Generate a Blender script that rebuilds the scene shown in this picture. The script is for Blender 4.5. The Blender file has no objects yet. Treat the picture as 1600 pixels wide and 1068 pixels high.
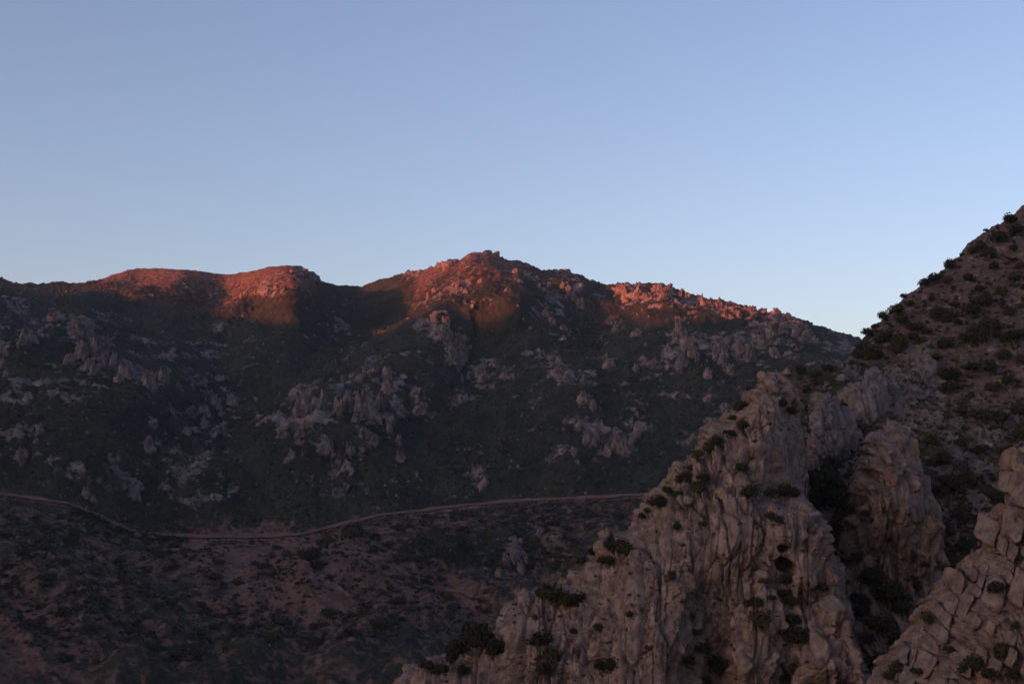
import bpy, math, random
import numpy as np
from mathutils import Vector

# ------------------------------------------------------------------ camera, sky, sun, exposure
F, CX, CY, YH = 2000.0, 800.0, 534.0, 740.0          # focal length and horizon row in photo pixels (1600 wide)
PITCH = math.atan((YH - CY) / F)
scene = bpy.context.scene
col = scene.collection
cam_data = bpy.data.cameras.new("camera")
cam_data.sensor_width = 36.0
cam_data.lens = 36.0 * F / 1600.0
cam_data.clip_start = 1.0
cam_data.clip_end = 60000.0
cam = bpy.data.objects.new("camera", cam_data)
cam.rotation_euler = (math.pi / 2 + PITCH, 0, 0)
col.objects.link(cam)
scene.camera = cam

SUN_H = Vector((-0.78, -0.626)).normalized()          # horizontal direction towards the sun
SUN_EL = math.radians(5.0)
SUN = Vector((SUN_H.x * math.cos(SUN_EL), SUN_H.y * math.cos(SUN_EL), math.sin(SUN_EL)))
world = bpy.data.worlds.new("World")
scene.world = world
world.use_nodes = True
wn = world.node_tree.nodes
wn.clear()
sky = wn.new("ShaderNodeTexSky")
sky.sky_type = 'NISHITA'
sky.sun_disc = False
sky.sun_elevation = SUN_EL
sky.sun_rotation = math.atan2(SUN_H.x, SUN_H.y)
sky.altitude = 600
sky.air_density = 0.85
sky.dust_density = 3.0
sky.ozone_density = 1.2
bg = wn.new("ShaderNodeBackground")
bg.inputs[1].default_value = 0.15
tint = wn.new("ShaderNodeMix")                      # the camera's white balance leans to violet
tint.data_type = 'RGBA'
tint.blend_type = 'MULTIPLY'
tint.inputs[0].default_value = 1.0
tint.inputs[7].default_value = (1.13, 0.985, 1.10, 1)
wout = wn.new("ShaderNodeOutputWorld")
world.node_tree.links.new(sky.outputs[0], tint.inputs[6])
world.node_tree.links.new(tint.outputs[2], bg.inputs[0])
world.node_tree.links.new(bg.outputs[0], wout.inputs[0])

sun_data = bpy.data.lights.new("sun", 'SUN')
sun_data.energy = 5.0
sun_data.color = (1.0, 0.18, 0.065)
sun_data.angle = math.radians(0.4)
sun = bpy.data.objects.new("sun", sun_data)
sun.rotation_euler = SUN.to_track_quat('Z', 'Y').to_euler()
sun.location = (-400, -300, 400)
col.objects.link(sun)

vs = scene.view_settings
vs.view_transform = 'Standard'
vs.look = 'None'
vs.exposure = 1.0
vs.gamma = 1.0
vs.use_curve_mapping = False
scene.render.engine = 'CYCLES'
scene.cycles.use_denoising = True
scene.cycles.use_adaptive_sampling = False             # dark slopes need every sample
scene.cycles.max_bounces = 4
scene.cycles.diffuse_bounces = 3
scene.cycles.volume_bounces = 1

rng = np.random.default_rng(7)
random.seed(7)

# ------------------------------------------------------------------ helpers: rays, noise, interpolation
def ray(u, v):
    a = (np.asarray(u, float) - CX) / F
    b = (CY - np.asarray(v, float)) / F
    return a, math.cos(PITCH) - b * math.sin(PITCH), math.sin(PITCH) + b * math.cos(PITCH)

def at(u, v, Y):
    dx, dy, dz = ray(u, v)
    k = np.asarray(Y, float) / dy
    return np.stack([dx * k, dy * k, dz * k], -1)

def _hash(ix, iy, iz, seed):
    h = (ix * 374761393 + iy * 668265263 + iz * 2147483647 + seed * 974634541) & 0xFFFFFFFF
    h = ((h ^ (h >> 13)) * 1274126177) & 0xFFFFFFFF
    h = ((h ^ (h >> 16)) * 2246822519) & 0xFFFFFFFF
    return (h ^ (h >> 15)) & 0xFFFFFFFF

def vnoise(p, seed=0):
    """smooth value noise in -1..1"""
    i = np.floor(p).astype(np.int64)
    f = (p - i).astype(np.float32)
    w = f * f * f * (f * (f * 6 - 15) + 10)
    r = 0
    for dx in (0, 1):
        wx = w[..., 0] if dx else 1 - w[..., 0]
        for dy in (0, 1):
            wy = w[..., 1] if dy else 1 - w[..., 1]
            for dz in (0, 1):
                wz = w[..., 2] if dz else 1 - w[..., 2]
                h = _hash(i[..., 0] + dx, i[..., 1] + dy, i[..., 2] + dz, seed)
                r = r + wx * wy * wz * (h.astype(np.float32) * np.float32(2.0 / 4294967295.0) - 1)
    return r

def fbm(p, octaves=4, seed=0, gain=0.5, ridged=False):
    a, s, t = 1.0, 0.0, 0.0
    q = np.array(p, dtype=np.float64)
    for k in range(octaves):
        n = vnoise(q, seed + 17 * k)
        if ridged:
            n = 1 - 2 * np.abs(n)
        s = s + a * n
        t += a
        a *= gain
        q = q * 2.03 + 11.7
    return s / t

def worley(p, seed=0):
    i = np.floor(p).astype(np.int64)
    f = (p - i).astype(np.float32)
    f1 = np.full(p.shape[:-1], 9.0, np.float32)
    f2 = f1.copy()
    idv = f1.copy()
    for dx in (-1, 0, 1):
        for dy in (-1, 0, 1):
            for dz in (-1, 0, 1):
                h = _hash(i[..., 0] + dx, i[..., 1] + dy, i[..., 2] + dz, seed)
                ox = (h & 1023).astype(np.float32) / 1023
                oy = ((h >> 10) & 1023).astype(np.float32) / 1023
                oz = ((h >> 20) & 1023).astype(np.float32) / 1023
                d = (dx + ox - f[..., 0]) ** 2 + (dy + oy - f[..., 1]) ** 2 + (dz + oz - f[..., 2]) ** 2
                near = d < f1
                f2 = np.where(near, f1, np.minimum(f2, d))
                idv = np.where(near, ((h >> 5) & 255).astype(np.float32) / 255, idv)
                f1 = np.where(near, d, f1)
    return np.sqrt(f1), np.sqrt(f2), idv

def facets(p, seed=0, tilt=1.0):
    """broken rock: every cell is a plane of its own height and lean; also returns distance to the joint"""
    i = np.floor(p).astype(np.int64)
    f = (p - i).astype(np.float32)
    f1 = np.full(p.shape[:-1], 9.0, np.float32)
    f2 = f1.copy()
    val = f1.copy()
    for dx in (-1, 0, 1):
        for dy in (-1, 0, 1):
            for dz in (-1, 0, 1):
                h = _hash(i[..., 0] + dx, i[..., 1] + dy, i[..., 2] + dz, seed)
                ax = dx + (h & 1023).astype(np.float32) / 1023 - f[..., 0]
                ay = dy + ((h >> 10) & 1023).astype(np.float32) / 1023 - f[..., 1]
                az = dz + ((h >> 20) & 1023).astype(np.float32) / 1023 - f[..., 2]
                d = ax * ax + ay * ay + az * az
                near = d < f1
                k = ((h >> 3) & 255).astype(np.float32) / 127.5 - 1
                tx = ((h >> 11) & 255).astype(np.float32) / 127.5 - 1
                tz = ((h >> 19) & 255).astype(np.float32) / 127.5 - 1
                f2 = np.where(near, f1, np.minimum(f2, d))
                val = np.where(near, 0.5 * k + tilt * (tx * (ax + 0.5 * ay) + tz * az), val)
                f1 = np.where(near, d, f1)
    return val, np.sqrt(f2) - np.sqrt(f1)

def smooth(e0, e1, x):
    t = np.clip((x - e0) / (e1 - e0), 0, 1)
    return t * t * (3 - 2 * t)

class Spline2:
    """thin-plate surface through control points (u, v, value)"""
    def __init__(self, pts, reg=0.0):
        pts = np.array(pts, float)
        self.c = pts[:, :2] / 1000.0
        n = len(pts)
        K = self.k(np.linalg.norm(self.c[:, None] - self.c[None], axis=-1)) + reg * np.eye(n)
        Pm = np.c_[np.ones(n), self.c]
        A = np.block([[K, Pm], [Pm.T, np.zeros((3, 3))]])
        self.w = np.linalg.solve(A, np.r_[pts[:, 2], 0, 0, 0])
    @staticmethod
    def k(r):
        return np.where(r > 1e-9, r * r * np.log(np.maximum(r, 1e-9)), 0)
    def __call__(self, u, v):
        u = np.asarray(u, float) / 1000.0
        v = np.asarray(v, float) / 1000.0
        n = len(self.c)
        s = self.w[n] + self.w[n + 1] * u + self.w[n + 2] * v
        for j in range(n):
            s = s + self.w[j] * self.k(np.hypot(u - self.c[j, 0], v - self.c[j, 1]))
        return s

def poly(pts):
    a = np.array(pts, float)
    return lambda u: np.interp(u, a[:, 0], a[:, 1])

def seg_dist(U, V, pts):
    d = np.full(U.shape, 1e9)
    for (x0, y0), (x1, y1) in zip(pts[:-1], pts[1:]):
        vx, vy = x1 - x0, y1 - y0
        t = np.clip(((U - x0) * vx + (V - y0) * vy) / (vx * vx + vy * vy + 1e-9), 0, 1)
        d = np.minimum(d, np.hypot(U - x0 - t * vx, V - y0 - t * vy))
    return d

def grid_normals(P):
    du = np.gradient(P, axis=1)
    dv = np.gradient(P, axis=0)
    n = np.cross(dv, du)
    n /= np.linalg.norm(n, axis=-1, keepdims=True) + 1e-9
    # towards the viewer (the origin)
    s = np.sign(-(n * P).sum(-1, keepdims=True))
    s[s == 0] = 1
    return n * s

def smooth_normals(N, k=3):
    for _ in range(k):
        A = N.copy()
        A[1:-1] += N[:-2] + N[2:]
        A[:, 1:-1] += N[:, :-2] + N[:, 2:]
        N = A / (np.linalg.norm(A, axis=-1, keepdims=True) + 1e-9)
    return N

def mesh_from(name, verts, faces, mat=None, attrs=None, smooth_shade=False):
    me = bpy.data.meshes.new(name)
    verts = np.ascontiguousarray(verts, np.float32).reshape(-1, 3)
    faces = np.ascontiguousarray(faces, np.int32)
    k = faces.shape[1]
    me.vertices.add(len(verts))
    me.vertices.foreach_set("co", verts.ravel())
    me.loops.add(faces.size)
    me.loops.foreach_set("vertex_index", faces.ravel())
    me.polygons.add(len(faces))
    me.polygons.foreach_set("loop_start", np.arange(0, faces.size, k, dtype=np.int32))
    me.polygons.foreach_set("loop_total", np.full(len(faces), k, np.int32))
    if smooth_shade:
        me.polygons.foreach_set("use_smooth", np.ones(len(faces), bool))
    me.update(calc_edges=True)
    for an, av in (attrs or {}).items():
        a = me.attributes.new(an, 'FLOAT', 'POINT')
        a.data.foreach_set("value", np.ascontiguousarray(av, np.float32).ravel())
    if mat:
        me.materials.append(mat)
    return me

def add(name, me, parent=None, label=None, cat=None, group=None, kind=None):
    o = bpy.data.objects.new(name, me)
    col.objects.link(o)
    if parent is not None:
        o.parent = parent
    for k, val in (("label", label), ("category", cat), ("group", group), ("kind", kind)):
        if val:
            o[k] = val
    return o

def quad_faces(R, C):
    i = np.arange((R - 1) * (C - 1))
    r, c = i // (C - 1), i % (C - 1)
    a = r * C + c
    return np.stack([a, a + C, a + C + 1, a + 1], -1)

class Sheet:
    """A land surface described column by column: crest line, foot line and distance, with its far side falling away."""
    def __init__(self, us, top_pts, bottom, dv, depth, round_k=0, round_w=1, back=(30, 0.5, 5)):
        self.us = us
        top = poly(top_pts)(us)
        bot = bottom(us) if callable(bottom) else np.full(len(us), float(bottom))
        bot = np.maximum(bot, top + 4)
        nr = int(np.max(bot - top) / dv) + 2
        s = np.linspace(0, 1, nr)[:, None]
        self.top, self.bot, self.nr = top, bot, nr
        self.U = np.repeat(us[None], nr, 0)
        self.V = top[None] + s * (bot - top)[None]
        Y = depth(self.U, self.V)
        if round_k:
            d = seg_dist(self.U, self.V, top_pts)
            Y = Y + round_k * np.exp(-(d / round_w) ** 2)
        self.P = at(self.U, self.V, Y)
        self.back = back
    def finish(self, name, mat, attrs, smooth_shade=False, **kw):
        L, sl, nb = self.back
        h = self.P[0].copy()
        d = h[:, :2] / np.linalg.norm(h[:, :2], axis=1, keepdims=True)
        rows = []
        for k in range(nb, 0, -1):
            r = h.copy()
            r[:, :2] += d * L * k
            r[:, 2] -= L * sl * k * (0.35 + 0.65 * k / nb)
            r[:, 2] += fbm(r * (1.2 / L), 3, 5) * L * 0.12
            rows.append(r)
        P = np.concatenate([np.array(rows), self.P], 0)
        at2 = {k: np.concatenate([np.repeat(v[:1], nb, 0), v], 0) for k, v in attrs.items()}
        me = mesh_from(name, P, quad_faces(*P.shape[:2]), mat, at2, smooth_shade)
        return add(name, me, **kw)
    def ground(self, u, v):
        """surface point seen at this photo position"""
        c = int(np.clip(np.searchsorted(self.us, u), 0, len(self.us) - 1))
        r = (v - self.top[c]) / (self.bot[c] - self.top[c]) * (self.nr - 1)
        r = int(np.clip(round(r), 0, self.nr - 1))
        return Vector(self.P[r, c])
    def pick(self, u, v, arr):
        c = np.clip(np.searchsorted(self.us, u), 0, len(self.us) - 1)
        r = np.clip(np.round((v - self.top[c]) / (self.bot[c] - self.top[c]) * (self.nr - 1)).astype(int), 0, self.nr - 1)
        return arr[r, c]

# ------------------------------------------------------------------ materials
def new_mat(name):
    m = bpy.data.materials.new(name)
    m.use_nodes = True
    nt = m.node_tree
    b = nt.nodes["Principled BSDF"]
    b.inputs["Roughness"].default_value = 0.95
    b.inputs["Specular IOR Level"].default_value = 0.12
    return m, nt, b

class N:
    """small node-graph writer"""
    def __init__(self, nt):
        self.nt = nt
        self.pos = nt.nodes.new("ShaderNodeNewGeometry").outputs["Position"]
    def link(self, a, b):
        if isinstance(a, (int, float, tuple)):
            b.default_value = a
        else:
            self.nt.links.new(a, b)
    def map(self, scale, src=None):
        n = self.nt.nodes.new("ShaderNodeMapping")
        self.link(src or self.pos, n.inputs["Vector"])
        n.inputs["Scale"].default_value = scale
        return n.outputs[0]
    def noise(self, scale, detail=4, rough=0.55, vec=None, distort=0.0):
        n = self.nt.nodes.new("ShaderNodeTexNoise")
        self.link(vec or self.pos, n.inputs["Vector"])
        n.inputs["Scale"].default_value = scale
        n.inputs["Detail"].default_value = detail
        n.inputs["Roughness"].default_value = rough
        n.inputs["Distortion"].default_value = distort
        return n.outputs["Fac"]
    def voronoi(self, scale, vec=None, feature='F1'):
        n = self.nt.nodes.new("ShaderNodeTexVoronoi")
        n.feature = feature
        self.link(vec or self.pos, n.inputs["Vector"])
        n.inputs["Scale"].default_value = scale
        return n.outputs["Distance"]
    def ramp(self, fac, stops):
        n = self.nt.nodes.new("ShaderNodeValToRGB")
        self.link(fac, n.inputs[0])
        e = n.color_ramp.elements
        while len(e) < len(stops):
            e.new(0.5)
        for el, (p, c) in zip(e, stops):
            el.position = p
            el.color = (*c, 1) if len(c) == 3 else c
        return n.outputs[0]
    def step(self, x, lo, hi):
        n = self.nt.nodes.new("ShaderNodeMapRange")
        n.interpolation_type = 'SMOOTHSTEP'
        self.link(x, n.inputs[0])
        n.inputs[1].default_value = lo
        n.inputs[2].default_value = hi
        return n.outputs[0]
    def math(self, op, a, b=0.0):
        n = self.nt.nodes.new("ShaderNodeMath")
        n.operation = op
        self.link(a, n.inputs[0])
        self.link(b, n.inputs[1])
        return n.outputs[0]
    def mix(self, fac, a, b, blend='MIX'):
        n = self.nt.nodes.new("ShaderNodeMix")
        n.data_type = 'RGBA'
        n.blend_type = blend
        self.link(fac, n.inputs[0])
        self.link((*a, 1) if isinstance(a, tuple) and len(a) == 3 else a, n.inputs[6])
        self.link((*b, 1) if isinstance(b, tuple) and len(b) == 3 else b, n.inputs[7])
        return n.outputs[2]
    def attr(self, name):
        n = self.nt.nodes.new("ShaderNodeAttribute")
        n.attribute_name = name
        return n.outputs["Fac"]
    def rand(self):
        return self.nt.nodes.new("ShaderNodeObjectInfo").outputs["Random"]
    def bump(self, h, strength, dist, bsdf):
        n = self.nt.nodes.new("ShaderNodeBump")
        n.inputs["Strength"].default_value = strength
        n.inputs["Distance"].default_value = dist
        self.link(h, n.inputs["Height"])
        self.nt.links.new(n.outputs[0], bsdf.inputs["Normal"])

def rock_color(g, s, pale, dark, stain):
    """s: size of one block in metres"""
    n1 = g.noise(0.35 / s, 5, 0.6)
    n2 = g.noise(2.2 / s, 4, 0.6, g.map((1, 1, 0.35)))
    c = g.mix(g.step(n1, 0.30, 0.70), dark, pale)
    c = g.mix(g.math('MULTIPLY', g.step(n2, 0.50, 0.72), 0.55), c, tuple(x * 0.62 for x in dark))
    streak = g.noise(1.5 / s, 4, 0.65, g.map((1, 0.4, 0.14)))                 # dark seepage streaks down the face
    c = g.mix(g.math('MULTIPLY', g.step(streak, 0.54, 0.66), 0.6), c, tuple(x * 0.5 for x in dark))
    fleck = g.noise(5.0 / s, 3, 0.7)                                           # pale fresh breaks and grey lichen
    c = g.mix(g.math('MULTIPLY', g.step(fleck, 0.56, 0.70), 0.5), c, tuple(min(1, x * 1.35) for x in pale))
    n3 = g.noise(0.22 / s, 4, 0.6, g.map((1, 1, 0.5)), 0.6)
    return g.mix(g.math('MULTIPLY', g.step(n3, 0.57, 0.70), 0.55), c, stain)

def land_material(name, s, veg, veg2, soil, soil2, pale, dark, stain, bump):
    m, nt, b = new_mat(name)
    g = N(nt)
    rock = rock_color(g, s, pale, dark, stain)
    v1 = g.noise(0.05 / s * 4, 4, 0.6)
    v2 = g.noise(1.1 / s, 3, 0.65)
    vegc = g.mix(g.step(v1, 0.35, 0.68), veg, veg2)
    vegc = g.mix(g.math('MULTIPLY', g.step(v2, 0.45, 0.75), 0.7), vegc, tuple(x * 0.35 for x in veg))
    s1 = g.noise(0.16 / s * 4, 5, 0.65)
    soilc = g.mix(g.step(s1, 0.35, 0.65), soil, soil2)
    s2 = g.voronoi(1.3 / s)
    soilc = g.mix(g.math('MULTIPLY', g.step(s2, 0.35, 0.12), 0.35), soilc, pale)
    e1 = g.noise(0.45 / s * 2, 5, 0.7)
    jitter = g.math('MULTIPLY', g.math('SUBTRACT', e1, 0.5), 1.5)
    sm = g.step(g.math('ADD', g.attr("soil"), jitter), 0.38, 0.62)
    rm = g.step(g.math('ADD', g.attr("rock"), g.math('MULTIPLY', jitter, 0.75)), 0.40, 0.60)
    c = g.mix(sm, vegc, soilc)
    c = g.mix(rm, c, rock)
    nt.links.new(c, b.inputs["Base Color"])
    h = g.noise(2.0 / s, 6, 0.7)
    g.bump(h, 0.7, bump, b)
    return m

def rock_material(name, s, pale, dark, stain, bump):
    m, nt, b = new_mat(name)
    g = N(nt)
    c = rock_color(g, s, pale, dark, stain)
    veg = g.noise(0.4 / s, 5, 0.7)
    # lichen and tiny cushion plants in the cracks
    c = g.mix(g.math('MULTIPLY', g.step(g.math('ADD', g.attr("moss"), g.math('SUBTRACT', veg, 0.5)), 0.45, 0.6), 0.9), c, (0.045, 0.04, 0.022))
    nt.links.new(c, b.inputs["Base Color"])
    h = g.math('ADD', g.noise(2.5 / s, 7, 0.72), g.math('MULTIPLY', g.voronoi(1.6 / s, g.map((1, 1, 0.5))), 0.4))
    g.bump(h, 0.4, bump, b)
    return m

def leaf_material(name, a, bcol, c):
    m, nt, b = new_mat(name)
    g = N(nt)
    r = g.rand()
    k = g.mix(r, a, bcol)
    n = g.noise(0.9, 3, 0.6)
    k = g.mix(g.step(n, 0.4, 0.7), k, c)
    nt.links.new(k, b.inputs["Base Color"])
    b.inputs["Roughness"].default_value = 0.8
    return m

MAT_MOUNTAIN = land_material("mountain_scrub_and_limestone", 6.0,
    veg=(0.016, 0.020, 0.016), veg2=(0.033, 0.034, 0.022), soil=(0.088, 0.044, 0.033), soil2=(0.138, 0.083, 0.068),
    pale=(0.205, 0.171, 0.168), dark=(0.066, 0.056, 0.058), stain=(0.13, 0.08, 0.06), bump=1.2)
MAT_HILL = land_material("hillside_earth_and_scrub", 1.3,
    veg=(0.022, 0.023, 0.012), veg2=(0.042, 0.038, 0.018), soil=(0.070, 0.042, 0.033), soil2=(0.112, 0.076, 0.063),
    pale=(0.165, 0.135, 0.127), dark=(0.072, 0.060, 0.058), stain=(0.17, 0.095, 0.05), bump=0.25)
MAT_CRAG = rock_material("limestone", 0.8, (0.255, 0.184, 0.150), (0.092, 0.066, 0.056), (0.225, 0.117, 0.06), 0.10)
MAT_CRAG_GREY = rock_material("grey_limestone", 0.8, (0.175, 0.151, 0.149), (0.08, 0.069, 0.069), (0.135, 0.088, 0.064), 0.10)
MAT_BLOCK = rock_material("fractured_limestone", 0.7, (0.235, 0.168, 0.133), (0.098, 0.069, 0.057), (0.225, 0.117, 0.06), 0.08)
MAT_FAR_ROCK = rock_material("far_limestone", 2.6, (0.205, 0.166, 0.160), (0.062, 0.052, 0.054), (0.13, 0.08, 0.065), 0.9)
MAT_LEAF = leaf_material("evergreen_foliage", (0.016, 0.018, 0.010), (0.040, 0.035, 0.017), (0.024, 0.025, 0.012))
MAT_LEAF_OLIVE = leaf_material("olive_green_foliage", (0.034, 0.032, 0.014), (0.050, 0.043, 0.018), (0.030, 0.029, 0.014))
MAT_WOOD, _nt, _b = new_mat("bark")
_g = N(_nt)
_nt.links.new(_g.mix(_g.noise(3.0, 4), (0.06, 0.045, 0.035), (0.12, 0.095, 0.08)), _b.inputs["Base Color"])
MAT_ROAD, _nt, _b = new_mat("dusty_road")
_g = N(_nt)
_nt.links.new(_g.mix(_g.noise(0.12, 5, 0.7), (0.080, 0.047, 0.037), (0.165, 0.108, 0.090)), _b.inputs["Base Color"])

# ------------------------------------------------------------------ the far mountain and the valley below it
RIDGE = [(-420,375),(-350,380),(-200,400),(-60,415),(0,432),(30,444),(60,444),(95,440),(110,443),(160,437),(200,425),(240,420),(285,418),
    (330,424),(355,428),(400,423),(440,418),(470,418),(485,430),(500,440),(530,446),(565,449),(600,437),(625,431),(640,424),(665,424),
    (690,414),(708,406),(720,410),(735,399),(757,395),(775,400),(790,410),(805,410),(825,415),(845,427),(880,424),(900,433),(920,441),
    (945,447),(970,443),(990,443),(1030,446),(1060,455),(1100,464),(1150,476),(1190,491),(1240,501),(1270,511),(1300,521),(1335,530),
    (1400,555),(1500,590),(1750,620)]
M_DEPTH = Spline2([
    (-420,380,1750),(-200,400,1720),(0,435,1700),(95,440,1720),(285,418,1690),(355,428,1720),(465,418,1540),(500,440,1640),(560,448,1800),
    (625,430,1730),(690,414,1650),(757,395,1640),(825,415,1720),(900,433,1760),(945,447,1730),(985,443,1600),(1060,455,1570),(1150,476,1510),
    (1240,501,1450),(1335,530,1400),(1500,590,1380),(1750,620,1380),
    (-300,560,1200),(0,500,1230),(0,580,1060),(60,520,1190),(110,520,1200),(120,580,1080),(200,560,1200),(200,620,1050),(250,610,1110),
    (180,490,1500),(300,520,1430),(350,600,1270),(465,470,1440),(400,470,1570),(330,458,1650),(512,472,1630),(420,560,1330),(530,520,1500),(540,580,1360),(480,600,1300),
    (690,500,1390),(640,560,1290),(600,610,1190),(500,630,1120),(500,700,1010),(560,690,1040),(650,660,1120),(720,560,1370),(800,480,1400),(700,470,1500),(640,480,1570),(870,470,1570),(800,600,1280),
    (800,540,1370),(860,530,1400),(900,640,1150),(930,560,1390),(960,520,1450),(1040,520,1370),(1060,580,1230),(1120,580,1240),(1180,580,1190),(1240,580,1180),(1320,590,1160),
    (950,700,1060),(1040,680,1080),(1120,680,1060),(800,700,1080),(720,700,1080),(880,740,1000),
    (0,690,940),(150,690,960),(300,690,1080),(400,700,1050),(300,770,960),(420,780,970),(560,760,1000),(700,750,1010),
    (-350,760,800),(0,775,865),(110,788,880),(200,828,890),(290,838,905),(420,842,915),(500,828,925),(600,805,935),(740,788,955),(850,780,965),(1000,772,965),(1250,765,960),(1700,760,950),
    (-350,900,660),(0,850,770),(0,900,720),(0,1000,640),(0,1110,570),(150,900,750),(200,980,680),(300,900,800),(350,1000,690),(330,1110,600),
    (450,900,830),(480,980,740),(530,1110,640),(560,880,850),(600,960,780),(650,1050,700),(720,890,880),(760,960,810),(800,860,900),(820,920,860),
    (900,860,900),(1000,900,860),(1250,900,850),(1000,1110,680),(1700,1110,680),(-350,1110,520),(0,1190,530),(330,1190,560),(530,1190,590),(1000,1190,610),(1700,1190,620)], reg=1e-4)
ROAD = [(-350,768),(-100,770),(0,774),(40,780),(110,790),(150,806),(200,829),(250,838),(300,841),(360,842),(420,841),(470,838),(500,831),(545,820),(600,807),(640,802),(690,795),(740,790),
        (790,786),(850,782),(920,779),(1000,774),(1200,768),(1750,760)]
us = np.concatenate([np.arange(-420, -20, 6.0), np.arange(-20, 1010, 1.7), np.arange(1010, 1345, 1.7), np.arange(1350, 1750, 9.0)])
M = Sheet(us, RIDGE, 1190, 1.75, M_DEPTH, round_k=25, round_w=7, back=(70, 0.45, 6))
U, V, P = M.U, M.V, M.P
nrm = smooth_normals(grid_normals(P), 6)
# broad relief: gullies and ribs running down the slope
rel = fbm(P * np.array([1/210, 1/420, 1/420]), 4, 3, 0.5, True) * 20
rel += fbm(P / 60, 4, 9) * 7
ribs = fbm(P * np.array([1/75, 1/260, 1/260]) + 0.5 * fbm(P / 90, 2, 33)[..., None], 3, 34, 0.5, True)
rel += ribs * 8
low = smooth(-20, 60, V - poly(ROAD)(U))                       # diagonal spurs and gullies below the road
fold = fbm(np.stack([(0.8 * P[..., 0] + 0.6 * P[..., 1]) / 48, (0.6 * P[..., 0] - 0.8 * P[..., 1]) / 230, P[..., 2] / 300], -1), 3, 36, 0.55, True)
rel += fold * 9 * low
road_d = np.abs(V - poly(ROAD)(U))
road_m = np.exp(-(road_d / 8.0) ** 4)
crest = smooth(0, 45, V - M.top[None])
road_far = np.where(V > poly(ROAD)(U), np.exp(-(road_d / 62.0) ** 2), np.exp(-(road_d / 28.0) ** 2))
P = P + nrm * (rel * (1 - 0.93 * np.maximum(road_m, road_far)) * (0.25 + 0.75 * crest))[..., None]
# valley floor, running out under the mountains that close the horizon
GX, GY = np.meshgrid(np.linspace(-3000, 1800, 61), np.linspace(-3800, 2600, 61))
GZ = np.full_like(GX, -128.0) + fbm(np.stack([GX / 500, GY / 500, GX * 0], -1), 3, 15) * 6
GP = np.stack([GX, GY, GZ], -1)
add("ground", mesh_from("ground", GP, quad_faces(61, 61), MAT_MOUNTAIN, {"rock": np.zeros((61, 61)), "soil": np.full((61, 61), 0.45)}), kind="structure")
# where limestone breaks through the scrub: (u, v, half width, half height, strength)
ROCKY = [(24,489,24,12,.7),(6,574,22,28,.8),(41,551,22,30,.7),(85,514,26,18,.8),(119,545,28,40,1),(150,570,28,42,1),(120,600,40,30,.6),(192,600,22,28,.9),(221,618,18,28,.9),(246,602,14,22,.9),
    (284,652,20,16,.8),(331,646,20,22,.7),(365,644,14,20,.8),(258,571,14,10,.6),(213,712,26,26,.7),(300,730,60,30,.5),(30,720,40,30,.5),(40,640,40,26,.4),
    (489,655,28,36,1),(525,655,26,34,1),(562,664,30,38,1),(458,690,30,24,.8),(500,720,50,34,.6),(562,710,30,28,.8),(607,640,24,30,.9),(646,648,24,24,.8),(702,656,16,10,.7),(600,694,12,22,.8),(620,722,22,28,.7),
    (690,520,14,16,.8),(684,545,24,32,.9),(704,565,26,28,.9),(690,580,34,20,.7),(754,612,16,24,.8),(740,602,24,10,.7),(790,600,26,24,.5),
    (850,500,30,24,.7),(850,560,30,40,.55),(872,588,18,20,.7),(884,622,26,22,.8),(908,645,22,34,.7),(905,690,14,18,.9),(918,700,22,20,.9),(950,712,20,22,.9),(972,708,30,28,1),(1000,690,26,24,.8),
    (956,597,22,22,.7),(975,530,18,18,.6),(1004,543,18,14,.6),(1062,540,26,30,.9),(1068,572,34,40,.9),(1131,576,26,38,.9),(1176,572,40,40,.8),(1080,620,50,40,.6),(1020,600,40,30,.5),(1230,550,70,34,.85),(1150,640,80,40,.5),(1300,560,40,40,.8),
    (747,750,20,26,.8),(640,755,60,22,.5),(530,760,50,26,.45),(690,760,40,20,.5),(800,890,20,40,.8),(850,860,40,24,.5),(770,930,30,30,.6),
    (990,462,28,24,1),(1035,475,30,36,1),(1085,490,34,32,1),(1130,500,30,26,1),(1180,505,28,18,1),(1220,512,30,14,1),(860,465,34,26,.55),(885,485,18,22,.9),(820,445,24,24,.6),(800,430,18,14,.8),(760,402,34,8,.9),(700,415,40,10,.9),(645,428,18,10,.9),
    (680,470,30,16,.6),(720,460,26,24,.6),(735,495,30,10,.4),(480,430,14,16,1),(470,425,20,10,.7),(440,460,30,16,.6),(425,445,30,10,.4),(400,470,20,10,.5),(330,455,14,8,.5),(285,455,20,10,.45),
    (530,520,20,26,.7),(515,505,20,14,.6),(545,545,20,20,.6),(480,540,50,14,.35),(880,430,26,10,.8),(905,445,30,16,.6),(940,470,20,20,.4)]
rockm = np.zeros_like(U)
for (a, b_, w, h, s) in ROCKY:
    rockm = np.maximum(rockm, s * np.exp(-(((U - a) / w) ** 2 + ((V - b_) / h) ** 2) * 0.8))
sel = fbm(P / 22, 4, 21)
sel2 = fbm(P / np.array([9, 9, 14]), 3, 22)
rockm = np.clip(rockm * (0.72 + 0.75 * sel + 0.85 * sel2) + 0.75 * np.clip(0.5 * sel + 0.8 * sel2 - 0.16, 0, 1), 0, 1.2)
rockm = np.maximum(rockm, smooth(0.38, 0.70, ribs + 0.35 * sel2) * (0.28 + 0.5 * sel + 0.6 * sel2) * smooth(15, 50, V - M.top[None]) * smooth(0, -40, V - poly(ROAD)(U)))
rockm *= 1 - road_m
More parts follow.
